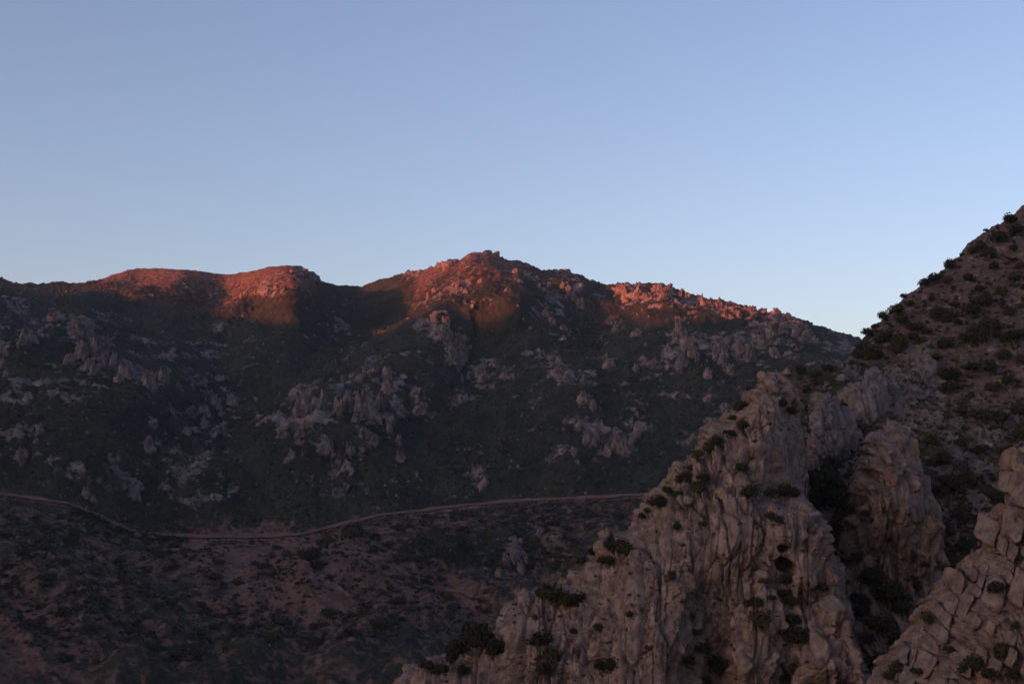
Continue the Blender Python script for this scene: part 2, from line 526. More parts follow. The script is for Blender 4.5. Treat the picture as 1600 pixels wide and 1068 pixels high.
# bare earth around and below the road, plus painted sunlight along the ridge
below = V - poly(ROAD)(U)
soil = 0.36 * smooth(-70, 10, below) + 0.12 * smooth(0, 40, below)
soil += 0.30 * np.exp(-(((U - 400) / 150) ** 2 + ((V - 860) / 40) ** 2)) + 0.22 * np.exp(-(((U - 470) / 110) ** 2 + ((V - 950) / 60) ** 2))
soil += 0.25 * np.exp(-(((U - 690) / 60) ** 2 + ((V - 955) / 24) ** 2)) + 0.22 * np.exp(-(((U - 640) / 60) ** 2 + ((V - 840) / 20) ** 2))
soil += 0.3 * np.exp(-(((U - 855) / 22) ** 2 + ((V - 850) / 26) ** 2)) + 0.35 * np.exp(-(((U - 570) / 9) ** 2 + ((V - 735) / 28) ** 2))
soil += 0.2 * np.exp(-(((U - 60) / 60) ** 2 + ((V - 600) / 60) ** 2)) + 0.1 * fbm(P / 45, 4, 31) + 0.06 * low - 0.16 * low * fold
soil += 0.55 * np.exp(-(((U - 365) / 85) ** 2 + ((V - 850) / 13) ** 2))
soil -= 0.25 * np.exp(-(((U - 740) / 100) ** 2 + ((V - 870) / 40) ** 2)) * (V > 815)
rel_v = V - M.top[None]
soil += 0.58 * np.exp(-(rel_v / 80) ** 2) * (smooth(120, 180, U) * smooth(520, 470, U) + smooth(630, 660, U) * smooth(850, 800, U) + 0.5 * smooth(950, 980, U) * smooth(1300, 1250, U))  # sunlight painted as paler, redder ground where the sun strikes; shaded saddle left out
soil = np.maximum(soil, 0.60 * np.exp(-(((V - poly(ROAD)(U)) - 1.5) / 5.0) ** 4))
soil = np.clip(soil, 0, 1.1)
# crags: upright fluted buttresses
nrm = smooth_normals(grid_normals(P), 3)
flat = nrm * np.array([1, 1, 0.45])
wq = fbm(P / 12, 2, 5)[..., None]
a1, aj = facets(P / np.array([15, 48, 42]) + 0.2 * wq, 4, 1.0)
b1, bj = facets(P / np.array([7, 20, 16]) + 0.2 * wq, 8, 1.1)
c1, cj = facets(P / np.array([3.4, 7, 5.5]) + 0.1 * wq, 9, 1.1)
rd = 2.0 + a1 * 10 + b1 * 4.2 + c1 * 1.5 - 3.5 * np.exp(-(aj / 0.07) ** 2) - 2.0 * np.exp(-(bj / 0.08) ** 2)
rk = smooth(0.25, 0.75, rockm)
# scrub: rounded bushes
b1, b2, bi = worley(P / 5.2, 12)
vd = (np.clip(0.75 - b1, 0, 1) * (0.4 + 1.2 * bi)) * 3.0 + fbm(P / 9, 3, 14) * 1.4
vegk = np.clip(1 - rk - 0.8 * smooth(0.35, 0.7, soil), 0.1, 1)
P = P + flat * (rd * rk)[..., None] + np.array([0, -0.45, 0.9]) * (vd * vegk * (1 - road_m))[..., None]
P = P + nrm * (fbm(P / 2.6, 2, 19) * (0.3 + 0.9 * rk) * (1 - 0.8 * road_m))[..., None]
M.P = P
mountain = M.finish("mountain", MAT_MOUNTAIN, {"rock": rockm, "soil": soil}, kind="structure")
MSOIL_SUN, MROCK = soil, rockm

# the ridge on the sunset side, whose shadow fills the valley
TERM = [(-100,425),(60,438),(150,441),(250,449),(340,460),(400,476),(470,488),(560,500),(640,500),(700,506),(770,503),(830,488),(880,496),(930,490),(960,478),(1040,508),(1100,514),(1150,518),(1240,518),(1320,530)]
tu = np.arange(-100, 1330, 10.0)
tv = poly(TERM)(tu) + np.interp(tu, [880, 980, 1180, 1300], [27, 9, 4, -22])
T = at(tu, tv, M_DEPTH(tu, tv))
XO = -1650.0
tt = (XO - T[:, 0]) / SUN.x
cy, cz = T[:, 1] + tt * SUN.y, T[:, 2] + tt * SUN.z
o_ = np.argsort(cy)
cy, cz = cy[o_], cz[o_]
ys = np.concatenate([np.arange(-3600, cy[0], 40.0), np.arange(cy[0], cy[-1], 8.0), np.arange(cy[-1], 1900, 40.0)])
cr = np.interp(ys, cy, cz)
cr = np.where(ys < cy[0], np.maximum(305, cz[0] + 25 - np.maximum(0, cy[0] - 220 - ys) * 0.25) + 18 * np.sin(ys / 300.0), cr)
cr = np.convolve(np.pad(cr, 2, mode='edge'), np.ones(5) / 5, 'valid')
prof = [(-900, -180), (-500, 0.15), (-260, 0.45), (-120, 0.74), (-40, 0.93), (0, 1.0), (60, 0.88), (180, 0.62), (330, 0.25), (470, -0.2)]
rows = []
for dx, k in prof:
    z = cr * k - (0 if dx > -600 else 60) if dx > -600 else np.full(len(ys), -150.0)
    r = np.stack([np.full(len(ys), XO + dx), ys, z], -1)
    if dx != 0:
        r[:, 2] += fbm(r / 150, 4, 77) * 22
        r[:, 0] += fbm(r / 120, 3, 78) * 18
    rows.append(r)
WP = np.array(rows)
wm = mesh_from("sunset_ridge", WP, quad_faces(*WP.shape[:2]), MAT_MOUNTAIN, {"rock": np.clip(fbm(WP / 60, 3, 80), 0, 1), "soil": np.zeros(WP.shape[:2])})
add("hills", wm, kind="structure")

# ------------------------------------------------------------------ the road, a footpath
def ribbon(name, sheet, pts, half, lift, mat, step=4.0):
    pts = np.array(pts, float)
    L = np.r_[0, np.cumsum(np.hypot(*np.diff(pts, axis=0).T))]
    t = np.arange(0, L[-1], step)
    u, v = np.interp(t, L, pts[:, 0]), np.interp(t, L, pts[:, 1])
    rows = []
    for k in (-1, -0.33, 0.33, 1):
        w = half * (1 + 0.3 * np.sin(t * 0.05) + 0.25 * np.sin(t * 0.13 + k))
        p = np.array([sheet.ground(a, b_ + k * c) for a, b_, c in zip(u, v, w)])
        for _ in range(3):
            p[1:-1] = (p[:-2] + p[1:-1] * 2 + p[2:]) / 4
        p += np.array([0, -lift, lift])
        rows.append(p)
    A = np.array(rows)
    return add(name, mesh_from(name, A, quad_faces(*A.shape[:2]), mat), kind="structure")
ribbon("road", M, [p for p in ROAD if -100 <= p[0] <= 1200], 1.9, 0.8, MAT_ROAD)
ribbon("path", M, [(575,890),(598,912),(604,926),(626,946),(655,958),(694,982)], 2.0, 0.9, MAT_ROAD)
ribbon("path", M, [(690,945),(715,958),(745,975)], 2.6, 0.9, MAT_ROAD)

# ------------------------------------------------------------------ the earthy hillside on the right and its gully
HTOP = [(1040,800),(1120,700),(1200,612),(1235,592),(1290,578),(1318,568),(1335,545),(1352,524),(1380,503),(1395,486),(1415,470),(1432,458),(1450,440),(1482,413),
        (1500,402),(1516,380),(1535,366),(1560,350),(1580,342),(1600,324),(1640,292),(1700,245),(1900,130),(2050,60)]
H_DEPTH = Spline2([(1040,800,300),(1200,612,320),(1290,578,330),(1335,545,345),(1432,458,375),(1500,402,395),(1600,324,420),(1700,245,445),(2050,60,520),
    (1300,640,300),(1400,560,335),(1500,500,355),(1600,450,370),(1420,640,305),(1500,620,315),(1600,600,320),(1480,720,280),(1600,740,285),(1700,500,350),(2050,600,320),
    (1470,860,266),(1420,950,262),(1390,1050,250),(1295,800,262),(1280,700,290),(1320,880,262),(1550,860,264),(1600,1000,245),(1200,900,285),(1120,900,290),(1380,1130,240),(1700,1130,225),(2050,1130,230),(1050,1130,260),(1480,790,272),(1340,1000,262)], reg=1e-4)
us = np.concatenate([np.arange(1040, 1200, 5.0), np.arange(1200, 1615, 1.8), np.arange(1618, 2050, 9.0)])
H = Sheet(us, HTOP, 1130, 2.1, H_DEPTH, round_k=6, round_w=8, back=(16, 0.5, 5))
U, V, P = H.U, H.V, H.P
nrm = smooth_normals(grid_normals(P), 5)
gull = np.exp(-(((U - 1455 + (V - 860) * 0.25) / 40) ** 2)) * smooth(620, 800, V)
P = P + nrm * (fbm(P / np.array([22, 40, 40]), 4, 41, 0.5, True) * 1.6 + fbm(P / 7, 4, 42) * 0.9)[..., None]
HROCK = [(1340,585,18,16,.8),(1345,556,10,8,.8),(1320,575,18,9,.9),(1400,600,26,24,.9),(1440,560,22,22,1),(1450,600,26,26,.9),(1412,640,22,18,.8),(1450,665,20,16,.8),(1475,690,18,14,.7),(1470,650,20,14,.6),
         (1530,610,40,26,.5),(1580,620,40,40,.45),(1500,720,30,26,.6),(1545,690,40,30,.5),(1510,770,30,30,.5),(1440,760,30,40,.5),(1520,400,20,14,.4),(1545,430,30,20,.3),(1585,470,14,16,.7),(1595,370,14,26,.6),(1480,830,26,40,.5),
         (1340,760,30,60,.4),(1390,900,60,40,.6),(1360,960,60,40,.5),(1430,920,30,40,.7)]
rockm = np.zeros_like(U)
for (a, b_, w, h, s) in HROCK:
    rockm = np.maximum(rockm, s * np.exp(-(((U - a) / w) ** 2 + ((V - b_) / h) ** 2) * 0.8))
sel = fbm(P / 4.5, 4, 45)
rockm = np.clip(rockm * (0.9 + 0.6 * sel) + 1.2 * np.clip(sel - 0.03, 0, 1) * 1.4, 0, 1.1)
soil = 0.62 + 0.35 * fbm(P / 9, 4, 47) - 0.35 * smooth(560, 760, V + (U - 1450) * 0.2) + 0.12 * smooth(1330, 1500, U) - 0.2 * smooth(1420, 1300, U)
soil = np.clip(soil, 0, 1.1)
rk = smooth(0.3, 0.7, rockm)
x1, x2, xi = worley(P / 1.1 + 0.25 * fbm(P / 1.2, 2, 6)[..., None], 52)
a1, aj = facets(P / np.array([2.6, 2.6, 3.6]) + 0.15 * fbm(P / 2.2, 2, 5)[..., None], 51, 0.9)
c1, cj = facets(P / np.array([0.9, 0.9, 1.1]) + 0.15 * fbm(P / 1.0, 2, 7)[..., None], 55, 1.0)
rd = 0.5 + a1 * 1.5 + c1 * 0.5 - 0.5 * np.exp(-(aj / 0.06) ** 2)
vd = np.clip(0.8 - x1, 0, 1) * xi * 0.7 + fbm(P / 1.6, 3, 53) * 0.25
P = P + (nrm * np.array([1, 1, 0.6])) * (rd * rk)[..., None] + np.array([0, -0.4, 0.9]) * (vd * (1 - rk))[..., None]
P = P + nrm * (fbm(P / 0.6, 2, 54) * (0.06 + 0.16 * rk))[..., None]
H.P = P
add_h = H.finish("hillside", MAT_HILL, {"rock": rockm, "soil": soil}, kind="structure")

# ------------------------------------------------------------------ crags
def crag(name, us, top, bottom, depth_pts, mat, seed, size=2.6, amp=1.0, dv=1.5, rk=6, rw=9, tilt=0.0, holes=(), moss=(), slabs=(), lab=None, back=(5, 0.8, 4), group=None):
    S = Sheet(us, top, bottom, dv, Spline2(depth_pts, reg=1e-5), round_k=rk, round_w=rw, back=back)
    P, U, V = S.P, S.U, S.V
    n0 = smooth_normals(grid_normals(P), 8)
    Q = P.copy()
    Q[..., 0] = P[..., 0] + tilt * P[..., 2]
    # buttresses, then fractured pillars, then blocks
    big = fbm(Q / np.array([size * 3.0, size * 9, size * 9]), 2, seed, 0.5, True)
    wq = 0.06 * fbm(Q / size, 3, seed + 1)[..., None]
    a1, aj = facets(Q / np.array([size, size * 6.0, size * 5.5]) + wq, seed + 2, 1.1)
    b1, bj = facets(Q / np.array([size * .42, size * 2.2, size * 1.9]) + wq, seed + 3, 1.3)
    c1, cj = facets(Q / np.array([size * .20, size * .6, size * .36]) + wq, seed + 4, 1.5)
    calm = smooth(-0.25, 0.45, fbm(Q / (size * 2.0), 2, seed + 9))      # some faces are smooth slabs, others shattered
    d = big * size * 0.38
    d += a1 * size * 0.95 + b1 * size * 0.40 * (0.3 + 0.7 * calm) + c1 * size * 0.19 * (0.25 + 0.75 * calm)
    d -= size * 0.42 * np.exp(-(aj / 0.06) ** 4) + size * 0.34 * np.exp(-(bj / 0.11) ** 4) * (0.2 + 0.8 * calm)
    d += fbm(Q / (size * 0.2), 3, seed + 6, 0.6) * size * 0.03
    t = (Q[..., 0] + 0.10 * Q[..., 2] + size * 0.4 * fbm(Q / (size * 2.6), 3, seed + 12)) / (size * 2.3)      # long master joints between the slabs
    ti = np.floor(t)
    fr = np.abs(t - ti - 0.5)
    hs = (np.sin(ti * 12.9898 + seed) * 43758.5453) % 1.0
    d += (hs - 0.5) * size * 0.55 - size * 0.55 * np.exp(-((0.5 - fr) / 0.035) ** 4)
    for (a, b_, w, h) in slabs:                                             # bare smooth faces
        d = d * (1 - 0.8 * np.exp(-(((U - a) / w) ** 2 + ((V - b_) / h) ** 2) ** 2))
    P = P + (n0 * np.array([1, 1, 0.3])) * (d * amp)[..., None]
    for (hu, hv, hw, hh, ang, dep) in holes:
        ca, sa = math.cos(ang), math.sin(ang)
        x, y = ((U - hu) * ca + (V - hv) * sa) / hw, (-(U - hu) * sa + (V - hv) * ca) / hh
        m = smooth(1.15, 0.75, np.hypot(x, y) + 0.12 * fbm(P / 0.8, 2, 3))
        P = P + np.array([0.05, 1.0, 0.0]) * (m * dep)[..., None]
    ms = np.zeros_like(U) + 0.06
    for (a, b_, w, h, s) in moss:
        ms = np.maximum(ms, s * np.exp(-(((U - a) / w) ** 2 + ((V - b_) / h) ** 2)))
    S.P = P
    ob = S.finish(name, mat, {"moss": ms}, label=lab, cat="crag", group=group)
    return S, ob

CRAG_TOP = [(560,1125),(600,1080),(615,1058),(633,1036),(650,1030),(690,1022),(730,1008),(762,990),(772,970),(782,948),(796,935),(813,924),(835,920),(851,914),(876,902),(890,902),(901,886),
    (915,872),(926,858),(934,838),(946,830),(955,838),(970,832),(984,818),(996,795),(1005,780),(1020,762),(1040,737),(1060,717),(1080,701),(1105,674),(1125,658),(1142,642),(1162,622),(1180,605),(1192,590),
    (1200,584),(1212,590),(1220,580),(1232,586),(1240,596),(1250,622),(1256,660),(1259,730),(1262,806),(1272,818),(1283,832),(1288,850),(1296,862),(1305,875),(1314,900),(1318,928),(1326,942),(1341,965),(1346,1006),(1352,1045),(1356,1125)]
CRAG_DEPTH = [(600,1080,226),(633,1040,226),(700,1060,216),(762,995,222),(813,930,226),(790,985,214),(851,916,228),(900,890,229),(946,832,232),(984,820,234),(1040,737,243),(1105,674,252),(1162,622,260),(1200,586,266),(1235,592,268),
    (800,1110,203),(900,1110,196),(900,1000,207),(980,1000,199),(1000,900,212),(1060,930,206),(1050,1110,190),(1075,1010,200),(1105,1010,214),(1115,1070,212),(1080,940,212),(1060,800,226),(1100,740,238),(1100,860,214),(1160,720,238),(1180,660,247),(1192,640,248),
    (1190,700,238),(1186,760,232),(1225,650,257),(1254,660,266),(1225,720,252),(1255,730,262),(1215,770,240),(1250,770,248),(1212,800,222),(1245,806,220),(1240,850,213),(1280,880,216),(1312,900,222),(1255,910,208),(1215,900,214),(1190,880,212),(1150,870,210),
    (1278,932,216),(1305,950,203),(1330,960,207),(1345,1000,210),(1290,1040,193),(1350,1080,200),(1340,1125,196),(1250,960,209),(1230,1000,207),(1190,960,203),(1170,1040,197),(1240,1060,203),(1160,1125,190),(1220,1125,196),(560,1125,226)]
CRAG_DEPTH = [(a, b_, 192 + (c - 192) * 0.62) for a, b_, c in CRAG_DEPTH]
C1, c1o = crag("limestone_crag", np.concatenate([np.arange(560, 1240, 1.5), np.arange(1240, 1357, 1.1)]), CRAG_TOP, 1125, CRAG_DEPTH, MAT_CRAG, 200, size=2.5, tilt=-0.12,
    holes=[(1229,884,19,11,0.5,9.0),(1222,857,9,6,0.3,5.0)], slabs=[(793,965,26,42),(1224,690,28,52),(1245,885,45,34)],
    moss=[(1110,640,60,60,.25),(1060,720,40,30,.45),(1090,690,40,30,.45),(1130,640,30,30,.35),(900,880,60,30,.4),(860,950,50,60,.3),(700,1040,60,40,.4),(1230,960,40,60,.3),(1085,1000,30,60,.35),(1200,770,30,20,.4),(800,965,30,30,-.2)],
    lab="broad pale limestone crag with a small dark cave mouth in its face")
C2, _ = crag("limestone_slab", np.arange(1262, 1346, 1.2), [(1262,668),(1266,632),(1275,619),(1290,613),(1308,621),(1322,630),(1330,655),(1338,680),(1345,720)], 830,
    [(1262,640,285),(1270,640,279),(1290,614,281),(1290,700,270),(1320,640,281),(1320,700,274),(1345,720,284),(1300,790,268),(1345,830,274),(1262,830,276)], MAT_CRAG_GREY, 230, size=2.2, amp=1.0, rk=3, rw=5,
    lab="upright grey rock slab standing between the cave crag and the pointed pinnacle")
C3, _ = crag("limestone_slab", np.arange(1308, 1400, 1.2), [(1308,640),(1318,606),(1332,600),(1345,597),(1351,580),(1364,574),(1374,582),(1383,612),(1390,640),(1399,665)], 700,
    [(1308,640,303),(1318,606,300),(1364,575,304),(1350,640,292),(1383,612,300),(1399,665,302),(1330,700,288),(1380,700,292)], MAT_CRAG_GREY, 240, size=2.4, amp=0.7, rk=3, rw=6,
    lab="smooth blue grey rock slab leaning against the hillside behind the pinnacle")
C4, _ = crag("limestone_pinnacle", np.arange(1312, 1496, 1.1), [(1312,860),(1318,800),(1324,768),(1335,738),(1345,702),(1356,682),(1366,672),(1378,668),(1388,659),(1396,662),(1404,672),(1416,677),(1430,690),(1437,712),(1442,736),(1449,764),(1456,790),(1459,815),(1462,850),(1473,920),(1484,1000),(1496,1125)], 1125,
    [(1312,860,262),(1324,770,262),(1345,702,262),(1388,660,262),(1385,700,250),(1396,720,248),(1410,720,254),(1437,712,264),(1350,780,248),(1395,800,243),(1459,815,256),(1430,800,247),(1440,850,250),(1400,850,247),(1350,850,251),(1470,920,252),(1400,900,250),(1400,960,245),(1330,960,250),(1470,960,250),(1330,1125,236),(1400,1125,230),(1490,1125,240)], MAT_CRAG, 250, size=2.4, amp=1.0, rk=3, rw=6, tilt=0.05,
    moss=[(1340,850,30,40,.4),(1420,900,60,40,.35)], lab="pointed limestone pinnacle rising from the dark gully")
C5, _ = crag("rock_outcrop", np.arange(1412, 1470, 1.3), [(1412,600),(1418,563),(1430,552),(1440,546),(1450,545),(1458,555),(1462,575),(1469,620)], 650,
    [(1412,600,328),(1440,547,329),(1440,600,318),(1469,620,328),(1440,650,310)], MAT_CRAG_GREY, 260, size=2.0, amp=0.9, lab="jagged pale rock outcrop on the scrubby hillside above the leaning slab")
C6, _ = crag("rock_outcrop", np.arange(1376, 1424, 1.3), [(1376,610),(1381,588),(1392,580),(1403,581),(1412,596),(1423,640)], 650,
    [(1376,610,318),(1395,582,319),(1400,620,308),(1423,640,318),(1400,650,304)], MAT_CRAG_GREY, 270, size=1.8, amp=1.0, lab="small broken rock outcrop tucked beside the top of the leaning slab")

# ------------------------------------------------------------------ the block-jointed outcrop in the lower corner
B_TOP = [(1335,1125),(1355,1085),(1365,1064),(1372,1040),(1385,1020),(1400,1007),(1412,993),(1425,972),(1437,950),(1442,938),(1458,924),(1470,904),(1480,890),(1492,886),(1500,876),(1510,864),(1520,852),(1531,842),
         (1537,822),(1546,804),(1556,800),(1564,785),(1570,766),(1576,727),(1584,708),(1600,697),(1640,665),(1720,600),(1850,520)]
B_DEPTH = [(1335,1125,160),(1372,1040,163),(1437,950,165),(1500,876,167),(1546,804,168),(1576,727,171),(1600,697,172),(1850,520,185),(1400,1110,152),(1480,1110,146),(1480,1000,153),(1540,950,152),(1600,1110,141),(1600,900,153),(1590,800,161),(1850,1125,140),(1850,800,165)]
bdep = Spline2(B_DEPTH, reg=1e-5)
CB, cbo = crag("block_outcrop", np.concatenate([np.arange(1335, 1612, 1.5), np.arange(1615, 1850, 8.0)]), B_TOP, 1125, [(a, b_, c + 0.1) for a, b_, c in B_DEPTH], MAT_BLOCK, 300, size=1.6, amp=0.8, rk=4, rw=7,
    moss=[(1560,1030,60,40,.5),(1470,1060,40,30,.4),(1560,900,30,30,.45)], lab="blocky tan limestone outcrop split by joints into angular stones")

def joint_cells(p0, p1, q0, q1, out):
    """split the face again and again along its two joint directions"""
    w, h = p1 - p0, q1 - q0
    stop = 17 * math.exp(rng.uniform(-0.2, 0.95))
    if max(w, h * 0.85) < stop * 1.5 or (max(w, h) < 60 and rng.random() < 0.10):
        out.append((p0, p1, q0, q1))
        return
    t = rng.uniform(0.32, 0.68)
    if w > h * rng.uniform(0.7, 1.2):
        m = p0 + w * t
        joint_cells(p0, m, q0, q1, out)
        joint_cells(m, p1, q0, q1, out)
    else:
        m = q0 + h * t
        joint_cells(p0, p1, q0, m, out)
        joint_cells(p0, p1, m, q1, out)

btop = poly(B_TOP)
J1 = np.array([math.cos(math.radians(36)), math.sin(math.radians(36))])       # joints falling to the right
J2 = np.array([math.cos(math.radians(108)), math.sin(math.radians(108))])     # steep joints
JO = np.array([1480.0, 900.0])
def warp(p):
    n1 = fbm(np.c_[p / 60.0, np.full(len(p), 0.7)], 2, 71)
    n2 = fbm(np.c_[p / 60.0, np.full(len(p), 5.7)], 2, 72)
    n3 = fbm(np.c_[p / 14.0, np.full(len(p), 2.7)], 2, 73)
    return p + np.stack([n1 * 11 + n3 * 2.2, n2 * 11 - n3 * 2.0], -1)
cells = []
joint_cells(-330, 330, -330, 330, cells)
nb = 0
for (p0, p1, q0, q1) in cells:
    ctr = JO + J1 * (p0 + p1) / 2 + J2 * (q0 + q1) / 2
    if not (1345 < ctr[0] < 1650) or ctr[1] > 1118 or ctr[1] < btop(ctr[0]) + 6 or rng.random() < 0.36:
        continue
    if 1520 < ctr[0] < 1610 and 1005 < ctr[1] < 1075 and rng.random() < 0.6:
        continue
    c0 = [rng.uniform(0.0, 0.26) for _ in range(4)]                            # knocked-off corners
    e = 0.9
    w, h = p1 - p0 - 2 * e, q1 - q0 - 2 * e
    if min(w, h) < 4:
        continue
    mn = min(w, h)
    quad = [(0, c0[0]), (c0[0], 0), (w / mn - c0[1], 0), (w / mn, c0[1]), (w / mn, h / mn - c0[2]), (w / mn - c0[2], h / mn), (c0[3], h / mn), (0, h / mn - c0[3])]
    pl = np.array([(p0 + e + x * mn, q0 + e + y * mn) for x, y in quad])
    pg = JO + pl[:, :1] * J1 + pl[:, 1:] * J2
    pts = []
    for i in range(len(pg)):
        d = pg[(i + 1) % len(pg)] - pg[i]
        k = max(1, int(np.hypot(*d) / 5))
        pts += [pg[i] + d * t / k for t in range(k)]
    pts = warp(np.array(pts))
    c = pts.mean(0)
    m = len(pts)
    size = math.sqrt(w * h)
    tx, ty = rng.normal(0, 0.042, 2)
    push = -0.1 + 1.3 * rng.random() ** 1.4 + size * 0.008
    rise = min(0.9, size * 0.016)
    vv = []
    for sc_, dz in ((1.0, -1.8), (1.0, 0.1), (0.955, 0.75), (0.84, 1.0), (0.45, 1.08)):
        r = c + (pts - c) * sc_
        off = dz if dz < 0 else push + dz * rise + (r - c) @ np.array([tx, ty])
        vv.append(at(r[:, 0], r[:, 1], bdep(r[:, 0], r[:, 1]) - off))
    vv.append(at(c[:1], c[1:2], bdep(c[:1], c[1:2]) - push - rise * 1.1))
    vv = np.concatenate(vv)
    f1_, _j = facets(vv / 1.1, 66, 1.0)
    vv = vv + np.array([0, -0.10, 0.04]) * f1_[:, None] + np.stack([fbm(vv * 1.3, 3, 61), fbm(vv * 1.3, 3, 62), fbm(vv * 1.3, 3, 63)], -1) * 0.22
    fs = []
    for k in range(4):
        for j in range(m):
            a, b_ = k * m + j, k * m + (j + 1) % m
            fs += [(a, b_, b_ + m), (a, b_ + m, a + m)]
    fs += [(4 * m + j, 4 * m + (j + 1) % m, len(vv) - 1) for j in range(m)]
    add("rock_block", mesh_from("rock_block", vv, np.array(fs), MAT_BLOCK, {"moss": np.full(len(vv), 0.05)}), parent=cbo)
    nb += 1

# ------------------------------------------------------------------ rock outcrops and boulders
def rock_mesh(name, seed, mat, nu=38, nv=26, tall=1.0, columns=0.5, amp=0.32):
    th = np.linspace(0, 2 * np.pi, nu, endpoint=False)
    ph = np.linspace(0.02, np.pi - 0.02, nv)
    T_, H_ = np.meshgrid(th, ph)
    D = np.stack([np.sin(H_) * np.cos(T_), np.sin(H_) * np.sin(T_), np.cos(H_)], -1)
    P = np.sign(D) * np.abs(D) ** 0.7 * np.array([1, 1, tall])
    lean = fbm(np.array([[seed * 3.1, 0, 0], [seed * 3.1, 9, 0]]), 1, 1)
    q = P + seed * 7.3
    a1, aj = facets(q / np.array([columns, columns, columns * 3.2]), seed, 0.9)
    b1, bj = facets(q / np.array([columns * .42, columns * .42, columns * .9]), seed + 1, 0.9)
    c1, cj = facets(q / np.array([columns * .2, columns * .2, columns * .3]), seed + 3, 0.9)
    up = 0.5 + 0.5 * P[..., 2] / tall
    r = (1.05 - 0.45 * up ** 1.6) * (1 + amp * a1 + amp * 0.55 * b1 + amp * 0.25 * c1) - 0.30 * np.exp(-(aj / 0.08) ** 2) - 0.14 * np.exp(-(bj / 0.1) ** 2)
    P = P * np.stack([r, r, 0.9 + amp * 1.1 * a1 + amp * 0.5 * b1], -1)
    P[..., 0] += lean[0] * 0.3 * up
    i = np.arange((nv - 1) * nu)
    rr, cc = i // nu, i % nu
    f = np.stack([rr * nu + cc, (rr + 1) * nu + cc, (rr + 1) * nu + (cc + 1) % nu, rr * nu + (cc + 1) % nu], -1)
    return mesh_from(name, P.reshape(-1, 3), f, mat, {"moss": np.full(nu * nv, 0.06)})

def size_word(w):
    return "small" if w < 20 else "middling" if w < 31 else "large"
def hill_place(u, v):
    if v < poly(HTOP)(u) + 16:
        return "on the skyline edge of the earthy hillside"
    if v < 480:
        return "on bare stony earth high up the hillside"
    if u < 1420:
        return "on the hillside shoulder above the grey slabs"
    return "on the hillside below its bare stony earth"
def crag_place(u, v):
    if u < 830:
        return "on the low sloping toe of the cave crag"
    if v < poly(CRAG_TOP)(u) + 24:
        return "along the crest edge of the cave crag"
    if 1160 < u < 1270 and v > 895:
        return "on the broken ledges below the cave mouth"
    if 1065 < u < 1135 and v > 945:
        return "inside the deep cleft of the cave crag"
    if v < 830 and u > 1140:
        return "in the hollow between the crag's top and its cave"
    return "in cracks across the cave crag's broad face"
def valley_place(u, v):
    if u < 260:
        return "on the shaded slope under the road's first bend"
    if abs(u - 556) < 90 and abs(v - 862) < 60:
        return "around the round olive green tree"
    if abs(u - 650) < 90 and v > 900:
        return "beside the footpaths at the foot of the cave crag"
    if v < poly(ROAD)(u) + 60:
        return "on bare earth just under the dirt road"
    return "on the lower slope far under the dirt road"
def shape_word(w, h):
    return "tall narrow" if h > 1.65 * w else "low broad" if h < 0.95 * w else "blocky"
TOWERS = [rock_mesh("rock_tower", 400 + k, MAT_FAR_ROCK, tall=1.0, columns=0.42 + 0.06 * (k % 3), amp=0.42) for k in range(7)]
KNOBS = [rock_mesh("rock_mound", 430 + k, MAT_FAR_ROCK, 28, 18, columns=0.55, amp=0.42) for k in range(6)]
def outcrops(items, name, label, group, sheet, protos, sink=0.5):
    for (u, v, w, h) in items:
        g = sheet.ground(u, v + h * 0.42)
        k = g.y / F
        o = add(name, protos[int(rng.integers(len(protos)))], label=(shape_word(w, h) + " " + label) if group else label, cat="rock", group=group)
        rw, rh = w * k * 0.58, h * k * 0.60
        o.scale = (rw, rw * rng.uniform(0.8, 1.1), rh)
        o.rotation_euler = (rng.normal(0, 0.12), rng.normal(0, 0.12), rng.uniform(0, 6.28))
        o.location = (g.x, g.y + rw * 0.45, g.z + rh * (1 - sink) * 0.62)
outcrops([(24,489,26,16),(6,574,22,30),(41,551,20,30),(85,512,24,22),(108,530,18,30),(126,535,20,36),(119,560,24,34),(143,562,18,40),(157,572,16,34),(163,548,8,26),(171,577,12,32),(135,590,22,28),(192,597,22,34),(221,615,21,38),(246,600,15,26),(60,530,14,20),(100,572,16,24),(180,612,12,18)],
    "rock_tower", "grey rock tower on the craggy spur under the long low saddle", "rock towers of the craggy spur", M, TOWERS)
outcrops([(284,652,22,20),(303,659,15,17),(331,646,15,24),(340,662,10,16),(365,644,15,23),(258,571,16,12),(277,592,12,9),(303,612,10,10),(305,632,12,10),(213,712,20,26),(270,700,14,14),(318,690,12,14),(290,705,16,12),(352,612,7,6),(60,700,14,16),(30,735,16,24),(20,610,14,14)],
    "rock_mound", "pale rock mound in the scrub between the craggy spur and the road bend", "pale rocks above the road bend", M, KNOBS)
outcrops([(487,655,24,44),(503,650,14,36),(519,655,18,38),(533,650,16,40),(548,660,20,50),(566,664,22,52),(539,676,12,22),(582,655,16,36),(605,631,24,26),(614,655,20,24),(644,636,18,16),(648,654,20,18),(470,672,16,30),(457,684,15,16),(458,700,16,16),(562,708,22,25),(530,715,18,26),(500,716,22,22),(600,694,11,24),(616,708,9,16),(624,728,14,20),(536,612,11,13),(552,610,14,10),(478,700,16,18),(518,740,16,22),(590,615,14,10),(480,632,10,12),(462,735,20,20)],
    "rock_buttress", "pale rock buttress of the big cliff band high above the dirt road", "buttresses of the cliff band above the road", M, TOWERS)
